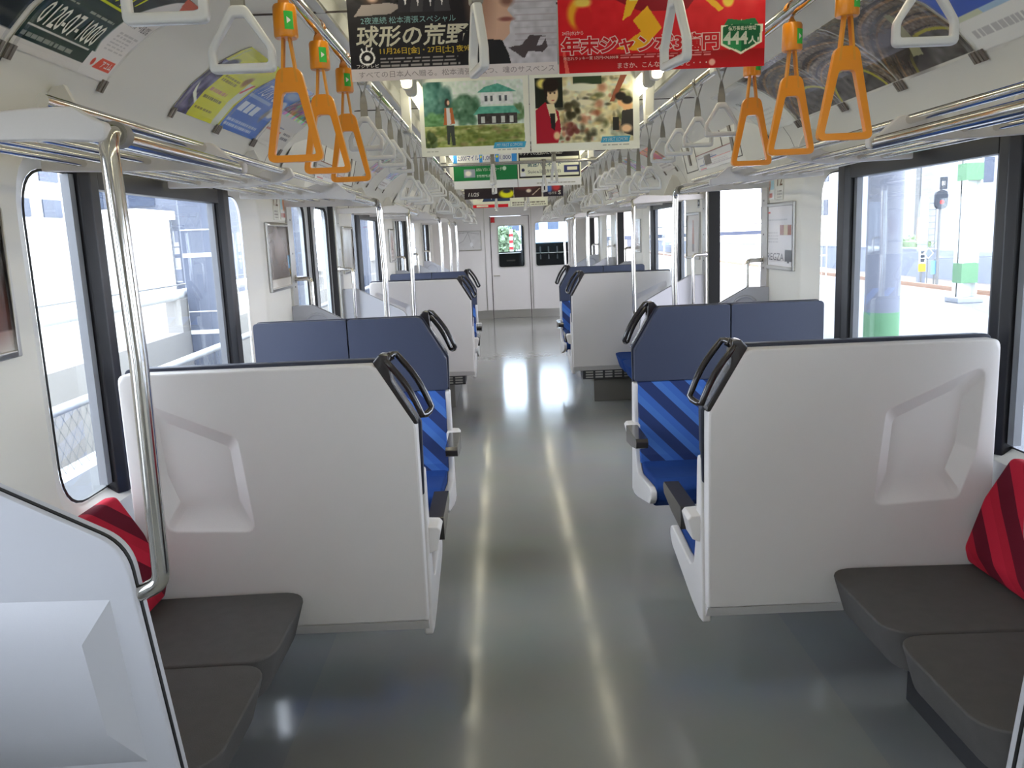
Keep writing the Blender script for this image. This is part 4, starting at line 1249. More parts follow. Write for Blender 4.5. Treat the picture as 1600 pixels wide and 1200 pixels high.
Dc.ell(0.84, 0.60, 0.04, 0.07, (228, 178, 130), 0.2); Dc.ell(0.83, 0.66, 0.05, 0.05, (40, 36, 34), 0.2); Dc.ell(0.89, 0.54, 0.045, 0.08, (226, 176, 128), 0.2); Dc.ell(0.89, 0.61, 0.05, 0.05, (36, 34, 32), 0.2); Dc.poly([(0.83, 0.30), (0.84, 0.48), (0.94, 0.50), (0.94, 0.16), (0.86, 0.2)], (62, 60, 58)); Dc.rect(0.755, 0.24, 0.81, 0.40, (50, 50, 46)); Dc.ell(0.88, 0.26, 0.05, 0.05, (228, 190, 150), 0.3)
for e in ((0, 0, 0.05, 1), (0.94, 0, 1, 1), (0, 0, 1, 0.10), (0, 0.925, 1, 1)): Dc.rect(*e, (236, 236, 214))
Dc.poly([(0.64, 0.09), (0.90, 0.09), (0.915, 0.165), (0.655, 0.165)], (70, 160, 196)); Dc.lines(0.66, 0.055, 0.92, 0.072, 1, (150, 150, 140))
hung('white bordered advertisement with young man in red hoodie, second sheet right of the aisle', 0.258, 4.08, 1.874, Dc, [('MY FIRST KOMORI', 0.665, 0.105, 0.89, 0.15, WH, {'shear': 0.2}), ('F10', 0.885, 0.85, 0.925, 0.89, WH)])

E_ = Canvas(120, 84, (70, 154, 226))
E_.rect(0, 0.17, 1, 0.54, (38, 124, 70)); E_.rect(0, 0, 1, 0.17, WH)
for x0, x1 in ((0.06, 0.41), (0.46, 0.66), (0.72, 0.92)): E_.rect(x0, 0.53, x1, 0.88, WH)
E_.rect(0.16, 0.24, 0.34, 0.42, (150, 156, 170)); E_.ell(0.23, 0.33, 0.05, 0.06, (226, 220, 210), 0.3); E_.lines(0.36, 0.24, 0.62, 0.30, 2, (220, 226, 214)); E_.ell(0.8, 0.42, 0.03, 0.045, (200, 220, 200), 0.1)
E_.poly([(0.42, 0.68), (0.44, 0.72), (0.455, 0.68), (0.44, 0.64)], (240, 220, 40)); E_.poly([(0.67, 0.68), (0.69, 0.72), (0.71, 0.68), (0.69, 0.64)], (240, 220, 40))
hung('blue and green mileage card advertisement, third sheet left of the aisle', -0.258, 6.95, 1.874, E_, [('ボーナスマイル', 0.08, 0.76, 0.36, 0.83, (70, 90, 120)), ('2,000マイル', 0.075, 0.60, 0.40, 0.72, (40, 60, 140), {'bold': 0.01}), ('1,000', 0.475, 0.60, 0.65, 0.70, (40, 60, 140)), ('1,000', 0.735, 0.60, 0.905, 0.70, (40, 60, 140)), ('ANA VISA Suicaカード', 0.355, 0.37, 0.76, 0.45, WH, {'bold': 0.01})])
F_ = Canvas(120, 84, (236, 232, 206))
F_.rect(0.02, 0.62, 0.98, 1, BK); F_.rect(0.02, 0.18, 0.98, 0.22, BK); F_.rect(0.02, 0.18, 0.04, 0.62, BK); F_.rect(0.96, 0.18, 0.98, 0.62, BK); F_.rect(0.04, 0.56, 0.96, 0.58, (190, 184, 150)); F_.rect(0.73, 0.28, 0.96, 0.44, (60, 66, 110)); F_.rect(0.78, 0.33, 0.94, 0.40, (226, 222, 200)); F_.ell(0.085, 0.36, 0.025, 0.035, (50, 50, 80), 0.1); F_.rect(0.05, 0.22, 0.12, 0.30, WH)
F_.rect(0, 0, 1, 0.16, WH); F_.lines(0.3, 0.05, 0.95, 0.10, 1, (150, 146, 140))
hung('cream and black highway bus advertisement, third sheet right of the aisle', 0.258, 6.95, 1.874, F_, [('お家の申し込みから', 0.04, 0.80, 0.62, 0.90, WH, {'bold': 0.02}), ('ネットでの支払いにもSuicaが', 0.04, 0.68, 0.72, 0.77, WH, {'bold': 0.02}), ('高速バスネット', 0.16, 0.42, 0.68, 0.54, (60, 110, 120), {'bold': 0.015}), ('Suica決済開始', 0.16, 0.28, 0.68, 0.36, (60, 60, 70))])
G_ = Canvas(90, 64, (50, 42, 46))
G_.ell(0.5, 0.42, 0.13, 0.12, (196, 214, 160), 0.2); G_.ell(0.86, 0.12, 0.15, 0.12, (232, 226, 40), 0.2); G_.ell(0.86, 0.2, 0.08, 0.06, (60, 60, 66), 0.3); G_.ell(0.72, 0.5, 0.1, 0.05, (190, 90, 120), 0.4)
hung('dark racing car advertisement with a date, fourth sheet left of the aisle', -0.258, 8.93, 1.874, G_, [('11/25', 0.08, 0.08, 0.30, 0.18, WH, {'bold': 0.03, 'shear': 0.25})])
H_ = Canvas(90, 64, (66, 48, 48))
H_.ell(0.25, 0.35, 0.24, 0.14, (110, 58, 60), 0.3); H_.ell(0.3, 0.18, 0.05, 0.05, (226, 210, 190), 0.3); H_.poly([(0.35, 0.05), (0.38, 0.05), (0.54, 0.24), (0.52, 0.25)], (190, 170, 150)); H_.rect(0.56, 0, 0.60, 1, (200, 196, 186)); H_.rect(0.60, 0, 1, 1, (46, 42, 52)); H_.ell(0.72, 0.24, 0.06, 0.12, (70, 110, 180), 0.3); H_.ell(0.86, 0.26, 0.09, 0.12, (176, 56, 60), 0.4)
hung('dark advertisement with red car and small panel, fourth sheet right of the aisle', 0.258, 8.93, 1.874, H_, [('S', 0.90, 0.05, 0.95, 0.16, WH, {'bold': 0.03}), ('GT5', 0.70, 0.06, 0.86, 0.12, WH)])
I_ = Canvas(80, 56, (238, 232, 206))
I_.poly([(0.25, 0.22), (0.38, 0.62), (0.5, 0.3), (0.62, 0.55), (0.78, 0.35), (1, 0.7), (1, 0.22)], (48, 66, 98)); I_.ell(0.18, 0.42, 0.1, 0.14, (206, 200, 190), 0.2); I_.rect(0.4, 0.6, 1, 0.64, (140, 150, 90)); I_.rect(0, 0.0, 0.95, 0.12, (214, 34, 44)); I_.rect(0.1, 0.02, 0.4, 0.10, (238, 220, 200))
hung('white advertisement with navy peaks and red band, fifth sheet left of the aisle', -0.258, 11.77, 1.874, I_, [])
J_ = Canvas(80, 56, (232, 230, 208))
J_.rect(0.42, 0.44, 0.78, 0.54, (70, 140, 200)); J_.lines(0.05, 0.04, 0.95, 0.2, 2, (96, 90, 84)); J_.rect(0.1, 0.5, 0.14, 1, (170, 168, 150))
hung('white advertisement with one blue stripe, fifth sheet right of the aisle', 0.258, 11.77, 1.874, J_, [])

# ---- advertisements curved under the cove
def cove_ad(s, y0, y1, label, cv, texts, t0=0.197):
    r = thing('cove_advertisement', label, 'poster', (0, 0, 0), 'curved advertisement sheets along the cove')
    Wd = y1 - y0
    def dfm(x, z, o):
        p, n = cove_at(t0 + z)
        n = n.normalized()
        q = p + n * (o + 0.003)
        return (s * q.x, (y1 - x) if s > 0 else (y0 + x), q.y)
    sheet('sheet', Wd, 0.362, cv, texts, dfm, 'print_gloss', r)
    for yy in (y0 + 0.012, y1 - 0.012):
        c = B()
        p, n = cove_at(t0 - 0.012); n = n.normalized()
        for dy in (-0.009, 0.009):
            c.prism([(yy + dy - 0.006, -0.02), (yy + dy + 0.006, -0.02), (yy + dy + 0.006, 0.018), (yy + dy - 0.006, 0.018)], 'x', 0, 0.006,
                    f=lambda a, b, t: (s * (cove_at(t0 - 0.012 + b)[0].x - 0.006 * 0.8 + (-t) * 0.8), a, cove_at(t0 - 0.012 + b)[0].y - t * 0.5))
        c.build('clip', 'clip_grey', r)
    for yy in (y0 + 0.012, y1 - 0.012):
        st = B()
        la = [(cove_at(t0 + 0.03 * k)[0], cove_at(t0 + 0.03 * k)[1].normalized()) for k in range(13)]
        st.strip([(s * (p.x + n.x * 0.008), yy - 0.008, p.y + n.y * 0.008) for p, n in la], [(s * (p.x + n.x * 0.008), yy + 0.008, p.y + n.y * 0.008) for p, n in la], closed=False)
        st.build('clear_strip', 'clear_strip', r, smooth=80)
    return r
a = Canvas(90, 70, (60, 34, 44)); a.noise(0, 0, 1, 1, 14, 0.06, False); a.rect(0, 0, 1, 0.10, (232, 226, 220)); a.rect(0.2, 0.10, 1, 0.42, (40, 46, 44)); a.lines(0.5, 0.45, 0.95, 0.62, 2, (220, 120, 150))
cove_ad(-1, 1.545, 2.035, 'dark advertisement with pink lettering under the left cove, nearest the viewer', a, [])
a = Canvas(200, 150, (24, 52, 42)); a.grad(0, 0.5, 1, 1, (24, 52, 42), (18, 20, 24)); a.rect(0, 0, 1, 0.085, (226, 222, 216))
a.ell(1.12, 0.42, 0.46, 0.66, (232, 228, 224), 0.02); a.rect(0.66, 0, 1, 0.2, (232, 228, 224)); a.poly([(0.80, 1), (0.97, 0.80), (1, 0.8), (1, 1)], (214, 84, 50))
a.rect(0.05, 0.575, 0.58, 0.60, (206, 214, 30)); a.rect(0.03, 0.19, 0.62, 0.205, (226, 222, 214)); a.lines(0.03, 0.11, 0.56, 0.16, 1, (180, 180, 170), 0.6); a.lines(0.05, 0.47, 0.25, 0.50, 1, (190, 190, 176)); a.lines(0.36, 0.46, 0.62, 0.49, 1, (190, 190, 176)); a.lines(0.74, 0.26, 0.96, 0.46, 6, (190, 186, 184), 0.4)
a.poly([(0.76, 0.085), (0.80, 0.185), (0.965, 0.185), (0.965, 0.085)], (226, 84, 62)); a.ell(0.735, 0.13, 0.018, 0.034, (214, 76, 60), 0.05)
cove_ad(-1, 2.06, 2.55, 'dark green telephone advertisement with white curved panel under the left cove', a, [
    ('0120-07-1000', 0.06, 0.225, 0.615, 0.42, (240, 238, 226), {'bold': 0.01}), ('えします!', 0.10, 0.62, 0.60, 0.82, (214, 222, 40), {'bold': 0.02}),
    ('acom.jp', 0.76, 0.61, 0.94, 0.70, (110, 106, 108)), ('7.7%〜18.0%', 0.735, 0.51, 0.965, 0.58, (110, 106, 108)), ('アコム', 0.83, 0.105, 0.95, 0.165, (244, 220, 214), {'bold': 0.02})])
a = Canvas(150, 110, (214, 214, 30)); a.rect(0, 0, 0.27, 0.72, (74, 68, 104)); a.noise(0, 0, 0.27, 0.72, 34, 0.05); a.ell(0.16, 0.66, 0.10, 0.13, (64, 62, 84), 0.2); a.poly([(0.06, 0.4), (0.12, 0.24), (0.27, 0.14), (0.27, 0.18), (0.15, 0.27)], (232, 236, 214)); a.rect(0.82, 0, 0.97, 0.62, (216, 222, 196)); a.poly([(0.82, 0.46), (0.86, 0.46), (0.96, 0.62), (0.93, 0.64)], (200, 40, 50)); a.ell(0.74, 0.62, 0.06, 0.08, (150, 110, 40), 0.3)
a.lines(0.32, 0.50, 0.70, 0.60, 2, (120, 110, 30)); a.lines(0.32, 0.34, 0.74, 0.42, 1, (190, 120, 90)); a.lines(0.32, 0.24, 0.74, 0.30, 1, (90, 86, 40)); a.lines(0.32, 0.10, 0.70, 0.15, 1, (120, 110, 30))
cove_ad(-1, 3.05, 3.53, 'yellow advertisement with dark photo strip under the left cove', a, [])
a = Canvas(150, 110, (56, 108, 196)); a.grad(0, 0, 1, 1, (56, 108, 196), (70, 112, 190)); a.rect(0.02, 0.50, 0.62, 0.54, (200, 214, 232), 0.6)
for x in (0.08, 0.24, 0.40): a.rect(x, 0.28, x + 0.12, 0.42, (210, 222, 236))
a.ell(0.86, 0.5, 0.14, 0.16, (210, 216, 222), 0.1); a.ell(0.8, 0.78, 0.2, 0.08, (170, 190, 214), 0.4); a.lines(0.04, 0.06, 0.9, 0.18, 2, (190, 206, 230), 0.6); a.ell(0.75, 0.36, 0.05, 0.1, (120, 116, 110), 0.4)
cove_ad(-1, 3.54, 4.03, 'blue advertisement with white script lettering under the left cove', a, [('TOKYO', 0.12, 0.56, 0.62, 0.76, (214, 224, 240), {'shear': 0.3})])
a = Canvas(120, 90, (226, 222, 212)); a.rect(0, 0.55, 1, 1, (150, 130, 110)); a.noise(0, 0.5, 1, 1, 46, 0.04, False); a.lines(0.05, 0.30, 0.6, 0.34, 1, (120, 130, 160)); a.lines(0.05, 0.22, 0.6, 0.27, 1, (206, 110, 90)); a.lines(0.66, 0.15, 0.95, 0.3, 2, (120, 116, 120))
cove_ad(-1, 4.04, 4.52, 'white advertisement with photo strip on top, under the left cove before the door', a, [])
def brown(seed):
    c = Canvas(170, 120, (104, 90, 74))
    c.noise(0, 0, 1, 1, 10, 0.05)
    for i in range(13):
        rr = 1.0 - i * 0.055
        c.ring(0.75 - 0.35 * seed, -0.05, 0.95 * rr, 0.95 * rr, 0.018, [(58, 44, 36), (150, 118, 84), (120, 104, 86)][i % 3])
    c.noise(0, 0, 1, 1, 20, 0.02)
    c.ell(0.75 - 0.35 * seed, -0.05, 0.40, 0.42, (84, 80, 76), 0.03); c.noise(0, 0, 1, 0.4, 16, 0.05)
    c.ring(0.75 - 0.35 * seed, -0.05, 0.42, 0.44, 0.04, (176, 168, 60))
    c.rect(0, 0, 1, 0.028, (226, 222, 210))
    return c
cove_ad(1, 3.62, 4.13, 'brown machinery advertisement under the right cove, third and farthest of the row', brown(0.2), [])
cove_ad(1, 3.115, 3.61, 'brown machinery advertisement under the right cove, middle of three', brown(0.9), [])
c = brown(0.1); c.ell(0.35, 0.35, 0.2, 0.3, (40, 30, 28), 0.6, 0.8); c.poly([(0.4, 0.2), (0.62, 0.72), (0.68, 0.7), (0.52, 0.18)], (150, 146, 110))
cove_ad(1, 2.62, 3.105, 'brown machinery advertisement under the right cove, nearest of three beside the blue one', c, [])
a = Canvas(120, 90, (70, 104, 200)); a.rect(0, 0, 1, 0.36, (232, 232, 228)); a.rect(0, 0.31, 1, 0.36, (214, 220, 190)); a.rect(0.3, 0.31, 0.6, 0.36, (176, 206, 232)); a.rect(0.72, 0.31, 1, 0.36, (232, 196, 196)); a.lines(0.08, 0.12, 0.9, 0.22, 1, (180, 178, 180), 0.7)
cove_ad(1, 2.11, 2.605, 'blue and white schedule advertisement under the right cove, nearest the viewer', a, [])
a = Canvas(120, 90, (226, 226, 216)); a.lines(0.1, 0.12, 0.8, 0.4, 4, (206, 204, 196), 0.4); a.ell(0.3, 0.8, 0.3, 0.2, (206, 204, 196), 0.6)
cove_ad(1, 4.15, 4.64, 'white advertisement with thin grey lettering under the right cove', a, [('Shimosha', 0.12, 0.52, 0.66, 0.66, (150, 150, 146))])
for s, y0, lab, col, c2 in ((1, 6.95, 'orange and red advertisement under the right cove beyond the first door', (232, 226, 216), (226, 110, 50)), (1, 7.95, 'pale grey advertisement under the right cove over the second box', (206, 206, 198), (170, 176, 180)),
                            (-1, 6.95, 'pale advertisement with grey picture under the left cove beyond the first door', (214, 212, 204), (140, 140, 138)), (-1, 7.95, 'pale advertisement with blue picture under the left cove over the second box', (216, 216, 210), (130, 146, 180))):
    a = Canvas(60, 44, col); a.rect(0, 0.35, 1, 0.8, c2); a.noise(0, 0.3, 1, 0.85, 36, 0.08, False); a.lines(0.1, 0.1, 0.9, 0.25, 2, (150, 140, 134))
    if s == 1 and y0 < 7: a.ell(0.62, 0.45, 0.2, 0.12, (206, 50, 70), 0.3)
    cove_ad(s, y0, y0 + 0.49, lab, a, [])

# ---- framed posters on the walls beside the doors
def framed(s, y0, y1, z0, z1, label, cv, texts):
    r = thing('framed_poster', label, 'poster', (s * WX, (y0 + y1) / 2, z0), 'framed posters beside the doors')
    Wd, Hd = y1 - y0, z1 - z0
    sheet('sheet', Wd - 0.03, Hd - 0.03, cv, texts, lambda x, z, o: (-s * (0.006 + o), (-1 if s > 0 else 1) * (x + 0.015 - Wd / 2), z + 0.015), 'print_gloss', r)
    f = B()
    for a_, b_, c_, d_ in ((-Wd / 2, -Wd / 2 + 0.018, 0, Hd), (Wd / 2 - 0.018, Wd / 2, 0, Hd), (-Wd / 2 + 0.018, Wd / 2 - 0.018, 0, 0.018), (-Wd / 2 + 0.018, Wd / 2 - 0.018, Hd - 0.018, Hd)):
        f.box(*sorted((-s * 0.0, -s * 0.014)), a_, b_, c_, d_)
    f.bevel(0.003, 2).build('frame', 'stainless', r)
    return r
def p_dark():
    a = Canvas(80, 60, (92, 76, 66)); a.noise(0, 0, 1, 1, 14, 0.1); a.ell(0.5, 0.6, 0.25, 0.3, (126, 104, 92), 0.7); a.rect(0, 0, 1, 0.14, (206, 200, 190)); a.rect(0.86, 0.2, 0.93, 0.32, (236, 190, 40)); a.rect(0.8, 0.3, 0.92, 0.5, (120, 170, 210))
    return a
framed(-1, 4.39, 4.905, 1.25, 1.61, 'steel framed brown glossy poster on the left wall before the first door', p_dark(), [])
a = Canvas(80, 60, (70, 66, 66)); a.noise(0, 0, 1, 1, 18, 0.1); a.rect(0, 0, 1, 0.16, (206, 202, 196)); a.ell(0.8, 0.3, 0.2, 0.2, (120, 70, 56), 0.7)
framed(-1, 1.565, 2.075, 1.25, 1.61, 'steel framed dark poster on the left wall, nearest the viewer', a, [])
a = Canvas(80, 60, (198, 194, 188)); a.noise(0, 0, 1, 1, 10, 0.1); a.ell(0.5, 0.5, 0.16, 0.4, (170, 166, 160), 0.6)
framed(-1, 6.48, 6.94, 1.25, 1.61, 'steel framed pale poster on the left wall beyond the first door', a, [])
a = Canvas(110, 80, (222, 220, 222)); a.rect(0.05, 0.88, 0.2, 0.90, (220, 70, 60)); a.rect(0.55, 0.52, 0.68, 0.68, (150, 96, 84)); a.rect(0.68, 0.52, 0.80, 0.68, (206, 190, 160)); a.rect(0.80, 0.52, 0.92, 0.68, (150, 84, 60)); a.lines(0.1, 0.4, 0.5, 0.6, 4, (186, 184, 188), 0.4); a.rect(0.72, 0.10, 0.95, 0.28, (74, 78, 84)); a.rect(0.80, 0.07, 0.87, 0.10, (74, 78, 84)); a.lines(0.1, 0.76, 0.8, 0.8, 1, (180, 180, 184))
framed(1, 4.39, 4.905, 1.25, 1.61, 'steel framed white television poster on the right wall before the first door', a, [('REGZA', 0.12, 0.10, 0.69, 0.22, (96, 96, 104))])
a = Canvas(80, 60, (216, 212, 208)); a.poly([(0.42, 0.12), (0.42, 0.6), (0.47, 0.88), (0.53, 0.88), (0.58, 0.6), (0.58, 0.12)], (170, 120, 104)); a.rect(0.42, 0.12, 0.58, 0.3, (130, 120, 120))
framed(1, 6.48, 6.94, 1.25, 1.61, 'steel framed poster with brown bottle on the right wall beyond the first door', a, [])
a = Canvas(80, 60, (92, 80, 72)); a.noise(0, 0, 1, 1, 14, 0.1)
framed(1, 1.565, 2.075, 1.25, 1.61, 'steel framed brown poster on the right wall, nearest the viewer', a, [])
for s in (-1, 1):
    a = Canvas(60, 44, (214, 210, 206)); a.ell(0.5, 0.5, 0.2, 0.3, (170, 130, 120), 0.6)
    framed(s, 9.21, 9.72, 1.25, 1.61, 'steel framed pale poster on the %s wall before the second door' % SIDE[s], a, [])

# ---- small signs above the frames
def plate(name, label, s, y0, y1, z0, z1, cv, texts, grp):
    r = thing(name, label, 'sign', (s * WX, (y0 + y1) / 2, z0), grp)
    sheet('sheet', y1 - y0, z1 - z0, cv, texts, lambda x, z, o: (-s * (0.003 + o), (-1 if s > 0 else 1) * (x - (y1 - y0) / 2), z), 'print_gloss', r, back=0.0029)
for s in (-1, 1):
    a = Canvas(40, 50, (232, 232, 228)); a.rect(0.06, 0.42, 0.94, 0.95, (176, 214, 226)); a.ell(0.45, 0.62, 0.12, 0.25, (226, 150, 110), 0.2); a.lines(0.1, 0.08, 0.9, 0.34, 1, (196, 96, 84), 0.7)
    plate('pictogram_sticker', 'small picture sticker above the framed poster on the %s wall before the first door' % SIDE[s], s, 4.735, 4.90, 1.63, 1.765, a, [], 'stickers above the framed posters')
    a = Canvas(30, 50, (226, 224, 214)); a.lines(0.15, 0.08, 0.85, 0.42, 3, (140, 134, 130), 0.5)
    plate('number_sticker', 'narrow number sticker beside the picture sticker on the %s wall' % SIDE[s], s, 4.59, 4.70, 1.625, 1.765, a, [('12', 0.12, 0.55, 0.88, 0.95, (120, 96, 84), {'bold': 0.01})], 'number stickers above the framed posters')
a = Canvas(30, 60, (206, 212, 216)); a.rect(0.1, 0.1, 0.9, 0.9, (56, 66, 84)); a.ell(0.5, 0.25, 0.2, 0.08, (220, 220, 220), 0.1); a.lines(0.3, 0.4, 0.7, 0.85, 6, (210, 214, 220), 0.4)
plate('door_sticker', 'tall dark blue notice above the bottle poster on the right wall', 1, 6.50, 6.57, 1.64, 1.79, a, [], 'notices beside the doors')
for s, wh, yc in ((1, 'first', 5.5), (-1, 'first', 5.5), (1, 'second', 10.32), (-1, 'second', 10.32)):
    a = Canvas(130, 30, (228, 226, 224))
    a.rect(0.0, 0.94, 1, 1, (150, 96, 90)); a.rect(0.22, 0.62, 0.6, 0.67, (110, 120, 170)); a.rect(0.45, 0.54, 0.95, 0.59, (226, 130, 120)); a.rect(0.06, 0.3, 0.2, 0.34, (120, 130, 170)); a.rect(0.2, 0.3, 0.215, 0.62, (120, 130, 170)); a.lines(0.25, 0.2, 0.95, 0.48, 3, (190, 180, 190), 0.4); a.lines(0.05, 0.72, 0.5, 0.85, 1, (170, 170, 190), 0.5); a.rect(0.06, 0.06, 0.25, 0.12, (220, 130, 140))
    r = thing('route_map', 'white railway line map on the header over the %s door ahead on the %s' % (wh, SIDE[s]), 'sign', (0, yc, 0), 'line maps over the doors')
    def fm(x, z, o, s=s):
        zz = 1.872 + z * 0.974
        return (s * (1.2535 - 0.077 * (zz - 1.80) / 0.33 - 0.004 - o), (-1 if s > 0 else 1) * (x - 0.44), zz - 0.2 * o)
    sheet('sheet', 0.88, 0.108, a, [], fm, 'print_gloss', r, back=0.0035)

# ---- end wall
r = thing('wall_map', 'framed line map on the end wall left of the cab door', 'sign', (-0.735, YE, 1.24))
a = Canvas(90, 66, (206, 204, 202)); a.noise(0, 0, 1, 1, 3, 0.1)
for pts in ([(0, 0.3), (0.3, 0.5), (0.5, 0.95)], [(0, 0.9), (0.5, 0.95), (0.95, 0.85)], [(0.5, 0.95), (0.62, 0.3), (0.7, 0.1)]):
    for (x0, y0), (x1, y1) in zip(pts[:-1], pts[1:]):
        for k in range(40):
            a.ell(x0 + (x1 - x0) * k / 40, y0 + (y1 - y0) * k / 40, 0.008, 0.010, (150, 146, 146), 0.2)
a.ell(0.62, 0.3, 0.06, 0.12, (226, 226, 226), 0.2)
sheet('sheet', 0.455, 0.33, a, [], lambda x, z, o: (x - 0.2275, -0.006 - o, z + 0.01), 'print_gloss', r, back=0.005)
f = B()
for q in ((-0.24, -0.225, 0, 0.35), (0.225, 0.24, 0, 0.35), (-0.225, 0.225, 0, 0.013), (-0.225, 0.225, 0.337, 0.35)):
    f.box(q[0], q[1], -0.014, 0, q[2], q[3])
f.bevel(0.003).build('frame', 'stainless', r)
r = thing('emergency_plate', 'small red plate with grey cap beside the top of the cab door', 'sign', (-0.285, YE, 1.69))
B().box(-0.035, 0.035, -0.02, 0, 0.03, 0.125).bevel(0.004).build('plate', 'red_sign', r)
B().prism([(0.03 * math.cos(t * math.pi / 8), 0.004 + 0.03 * math.sin(t * math.pi / 8)) for t in range(16)], 'y', -0.02, 0).bevel(0.003).build('cap', 'white_panel', r)

# ---- in the cab
r = thing('cab_console', 'dark driving console seen through the window right of the cab door', 'console', (0, 16.5, 0))
B().box(0.42, 1.38, 0.15, 0.65, 0, 1.12).prism([(0.42, 1.12), (1.38, 1.12), (1.30, 1.30), (0.50, 1.30)], 'y', 0.45, 0.66).bevel(0.01).build('desk', 'cab_dark', r)
B().tube(fillet3([(0.47, 0.12, 1.05), (0.47, 0.12, 1.31), (1.3, 0.12, 1.31), (1.3, 0.12, 1.05)], 0.03), 0.011).build('hand_rail', 'sign_blue', r)
for x in (0.62, 0.78, 0.95):
    B().tube([(x, 0.14, 1.0), (x, 0.2, 1.24)], 0.014).build('lever', 'door_steel', r)
r = thing('cab_cabinet', 'dark equipment cabinet seen low through the cab door window', 'cabinet', (0, 16.6, 0))
B().box(-1.2, 0.26, 0.1, 0.5, 0, 1.14).bevel(0.02).build('body', 'cab_dark', r)
B().box(-0.05, 0.12, 0.09, 0.1, 0.98, 1.01).build('label_plate', 'clip_grey', r)
r = thing('cab_locker', 'tall dark locker between the cab door window and the driving console', 'locker', (0, 15.75, 0))
B().box(0.24, 0.40, 0.0, 0.5, 0.0, 2.15).bevel(0.01).build('body', 'cab_dark', r)
# ------------------------------------------------------------------ outside
tag(B().box(1.56, 9.4, -14, 90, -1.2, -0.07).build('ground_platform', 'asphalt'), kind='structure')
tag(B().box(9.4, 60, -14, 120, -1.3, -0.75).build('ground_track', 'ballast'), kind='structure')
tag(B().box(-60, -3.15, -14, 120, -1.6, -0.9).build('ground_left', 'concrete_light'), kind='structure')
tag(B().box(-3.15, 1.56, -14, 120, -1.4, -1.15).build('ground_line', 'ballast'), kind='structure')

def bands(root, x0, x1, y0, y1, zs):
    for z0, z1 in zs:
        B().box(x0 - 0.004, x1 + 0.004, y0 - 0.004, y1 + 0.004, z0, z1).build('green_band', 'band_green', root)
def column(x, y, w, label, zs, h=3.3, foot=True):
    r = thing('platform_column', label, 'column', (x, y, -0.07), 'platform columns')
    B().box(-w / 2, w / 2, -0.02, 0.02, 0, h).box(-w / 2, -w / 2 + 0.03, -w / 2, w / 2, 0, h).box(w / 2 - 0.03, w / 2, -w / 2, w / 2, 0, h).build('shaft', 'pole_white', r)
    bands(r, -w / 2, w / 2, -w / 2, w / 2, zs)
    if foot:
        B().box(-w * 0.8, w * 0.8, -w * 0.8, w * 0.8, 0, 0.10).bevel(0.02).build('foot', 'concrete', r)
    return r
r = thing('platform_column', 'thick pale platform column with green bands close to the nearest right window', 'column', (4.63, 10.55, -0.07), 'platform columns')
B().tube([(0, 0, 0), (0, 0, 3.3)], 0.21, 24).build('shaft', 'column_grey', r, smooth=60)
B().tube([(0, 0, 0.01), (0, 0, 0.42)], 0.213, 24).build('green_band', 'band_green', r, smooth=60)
B().tube([(0, 0, 2.27), (0, 0, 2.6)], 0.213, 24).build('green_band', 'band_green', r, smooth=60)
column(8.38, 15.45, 0.30, 'slim white platform column with one green band, beyond the thick one', [(0.36, 0.72), (2.2, 2.5)])
column(4.7, 20.5, 0.36, 'platform column farther along, seen past the open door', [(0.05, 0.42), (2.2, 2.5)])
# unseen roof over the platform edge, added to keep sun out of the car, carried by the columns
tag(B().box(1.85, 5.2, -14, 60, 3.25, 3.4).build('shade_canopy', 'building_a'), 'unseen flat canopy roof over the platform, added to keep sun off the train', 'canopy')

def post_thing(name, label, cat, loc): return thing(name, label, cat, loc)
r = thing('platform_fence', 'white tubular fence at the far edge of the platform', 'fence', (0, 0, -0.07))
for z in (0.25, 0.62, 0.98):
    B().tube([(6.3, 24.2, z), (9.2, 24.2, z)], 0.022, 8).build('bar', 'pole_white', r)
for i in range(7):
    B().tube([(6.3 + i * 0.48, 24.2, 0), (6.3 + i * 0.48, 24.2, 1.0)], 0.018, 8).build('post', 'pole_white', r)

def rails(x, label):
    r = thing('railway_track', label, 'track', (x, 0, -0.75))
    for dx in (-0.53, 0.53):
        B().prism([(dx - 0.06, 0), (dx + 0.06, 0), (dx + 0.012, 0.03), (dx + 0.035, 0.13), (dx + 0.03, 0.16), (dx - 0.03, 0.16), (dx - 0.035, 0.13), (dx - 0.012, 0.03)], 'y', -10, 92).build('rail', 'rail_steel', r)
    sl = B()
    for k in range(140):
        sl.box(-0.9, 0.9, -8 + k * 0.7, -7.76 + k * 0.7, -0.05, 0.02)
    so = sl.build('sleepers', 'concrete', r)
    so['kind'] = 'stuff'
rails(11.0, 'railway track next to the right platform')
rails(12.98, 'railway track before the slate wall on the right')
tag(B().box(16.0, 16.4, -10, 110, -1.0, 0.28).box(15.97, 16.43, -10, 110, 0.28, 0.34).build('boundary_wall', 'wall_slate'), 'long slate grey wall beyond the tracks on the right', 'wall')
h = B()
for i in range(260):
    x, y, z = rng.uniform(16.9, 17.6), rng.uniform(34.6, 38.5), rng.uniform(-0.3, 0.62)
    a, b_, c = rng.normal(0, 1, 3), rng.normal(0, 1, 3), rng.normal(0, 1, 3)
    for k in range(3):
        p = rng.normal(0, 0.12, 3) + (x, y, z)
        q, w = rng.normal(0, 0.1, 3), rng.normal(0, 0.1, 3)
        h.quad(p, p + q, p + q + w, p + w)
h.box(16.9, 17.6, 34.8, 38.4, -0.7, 0.55)
tag(h.build('hedge', 'hedge_green', weld=False, smooth=0), 'low clipped green hedge behind the slate wall on the right', 'hedge')

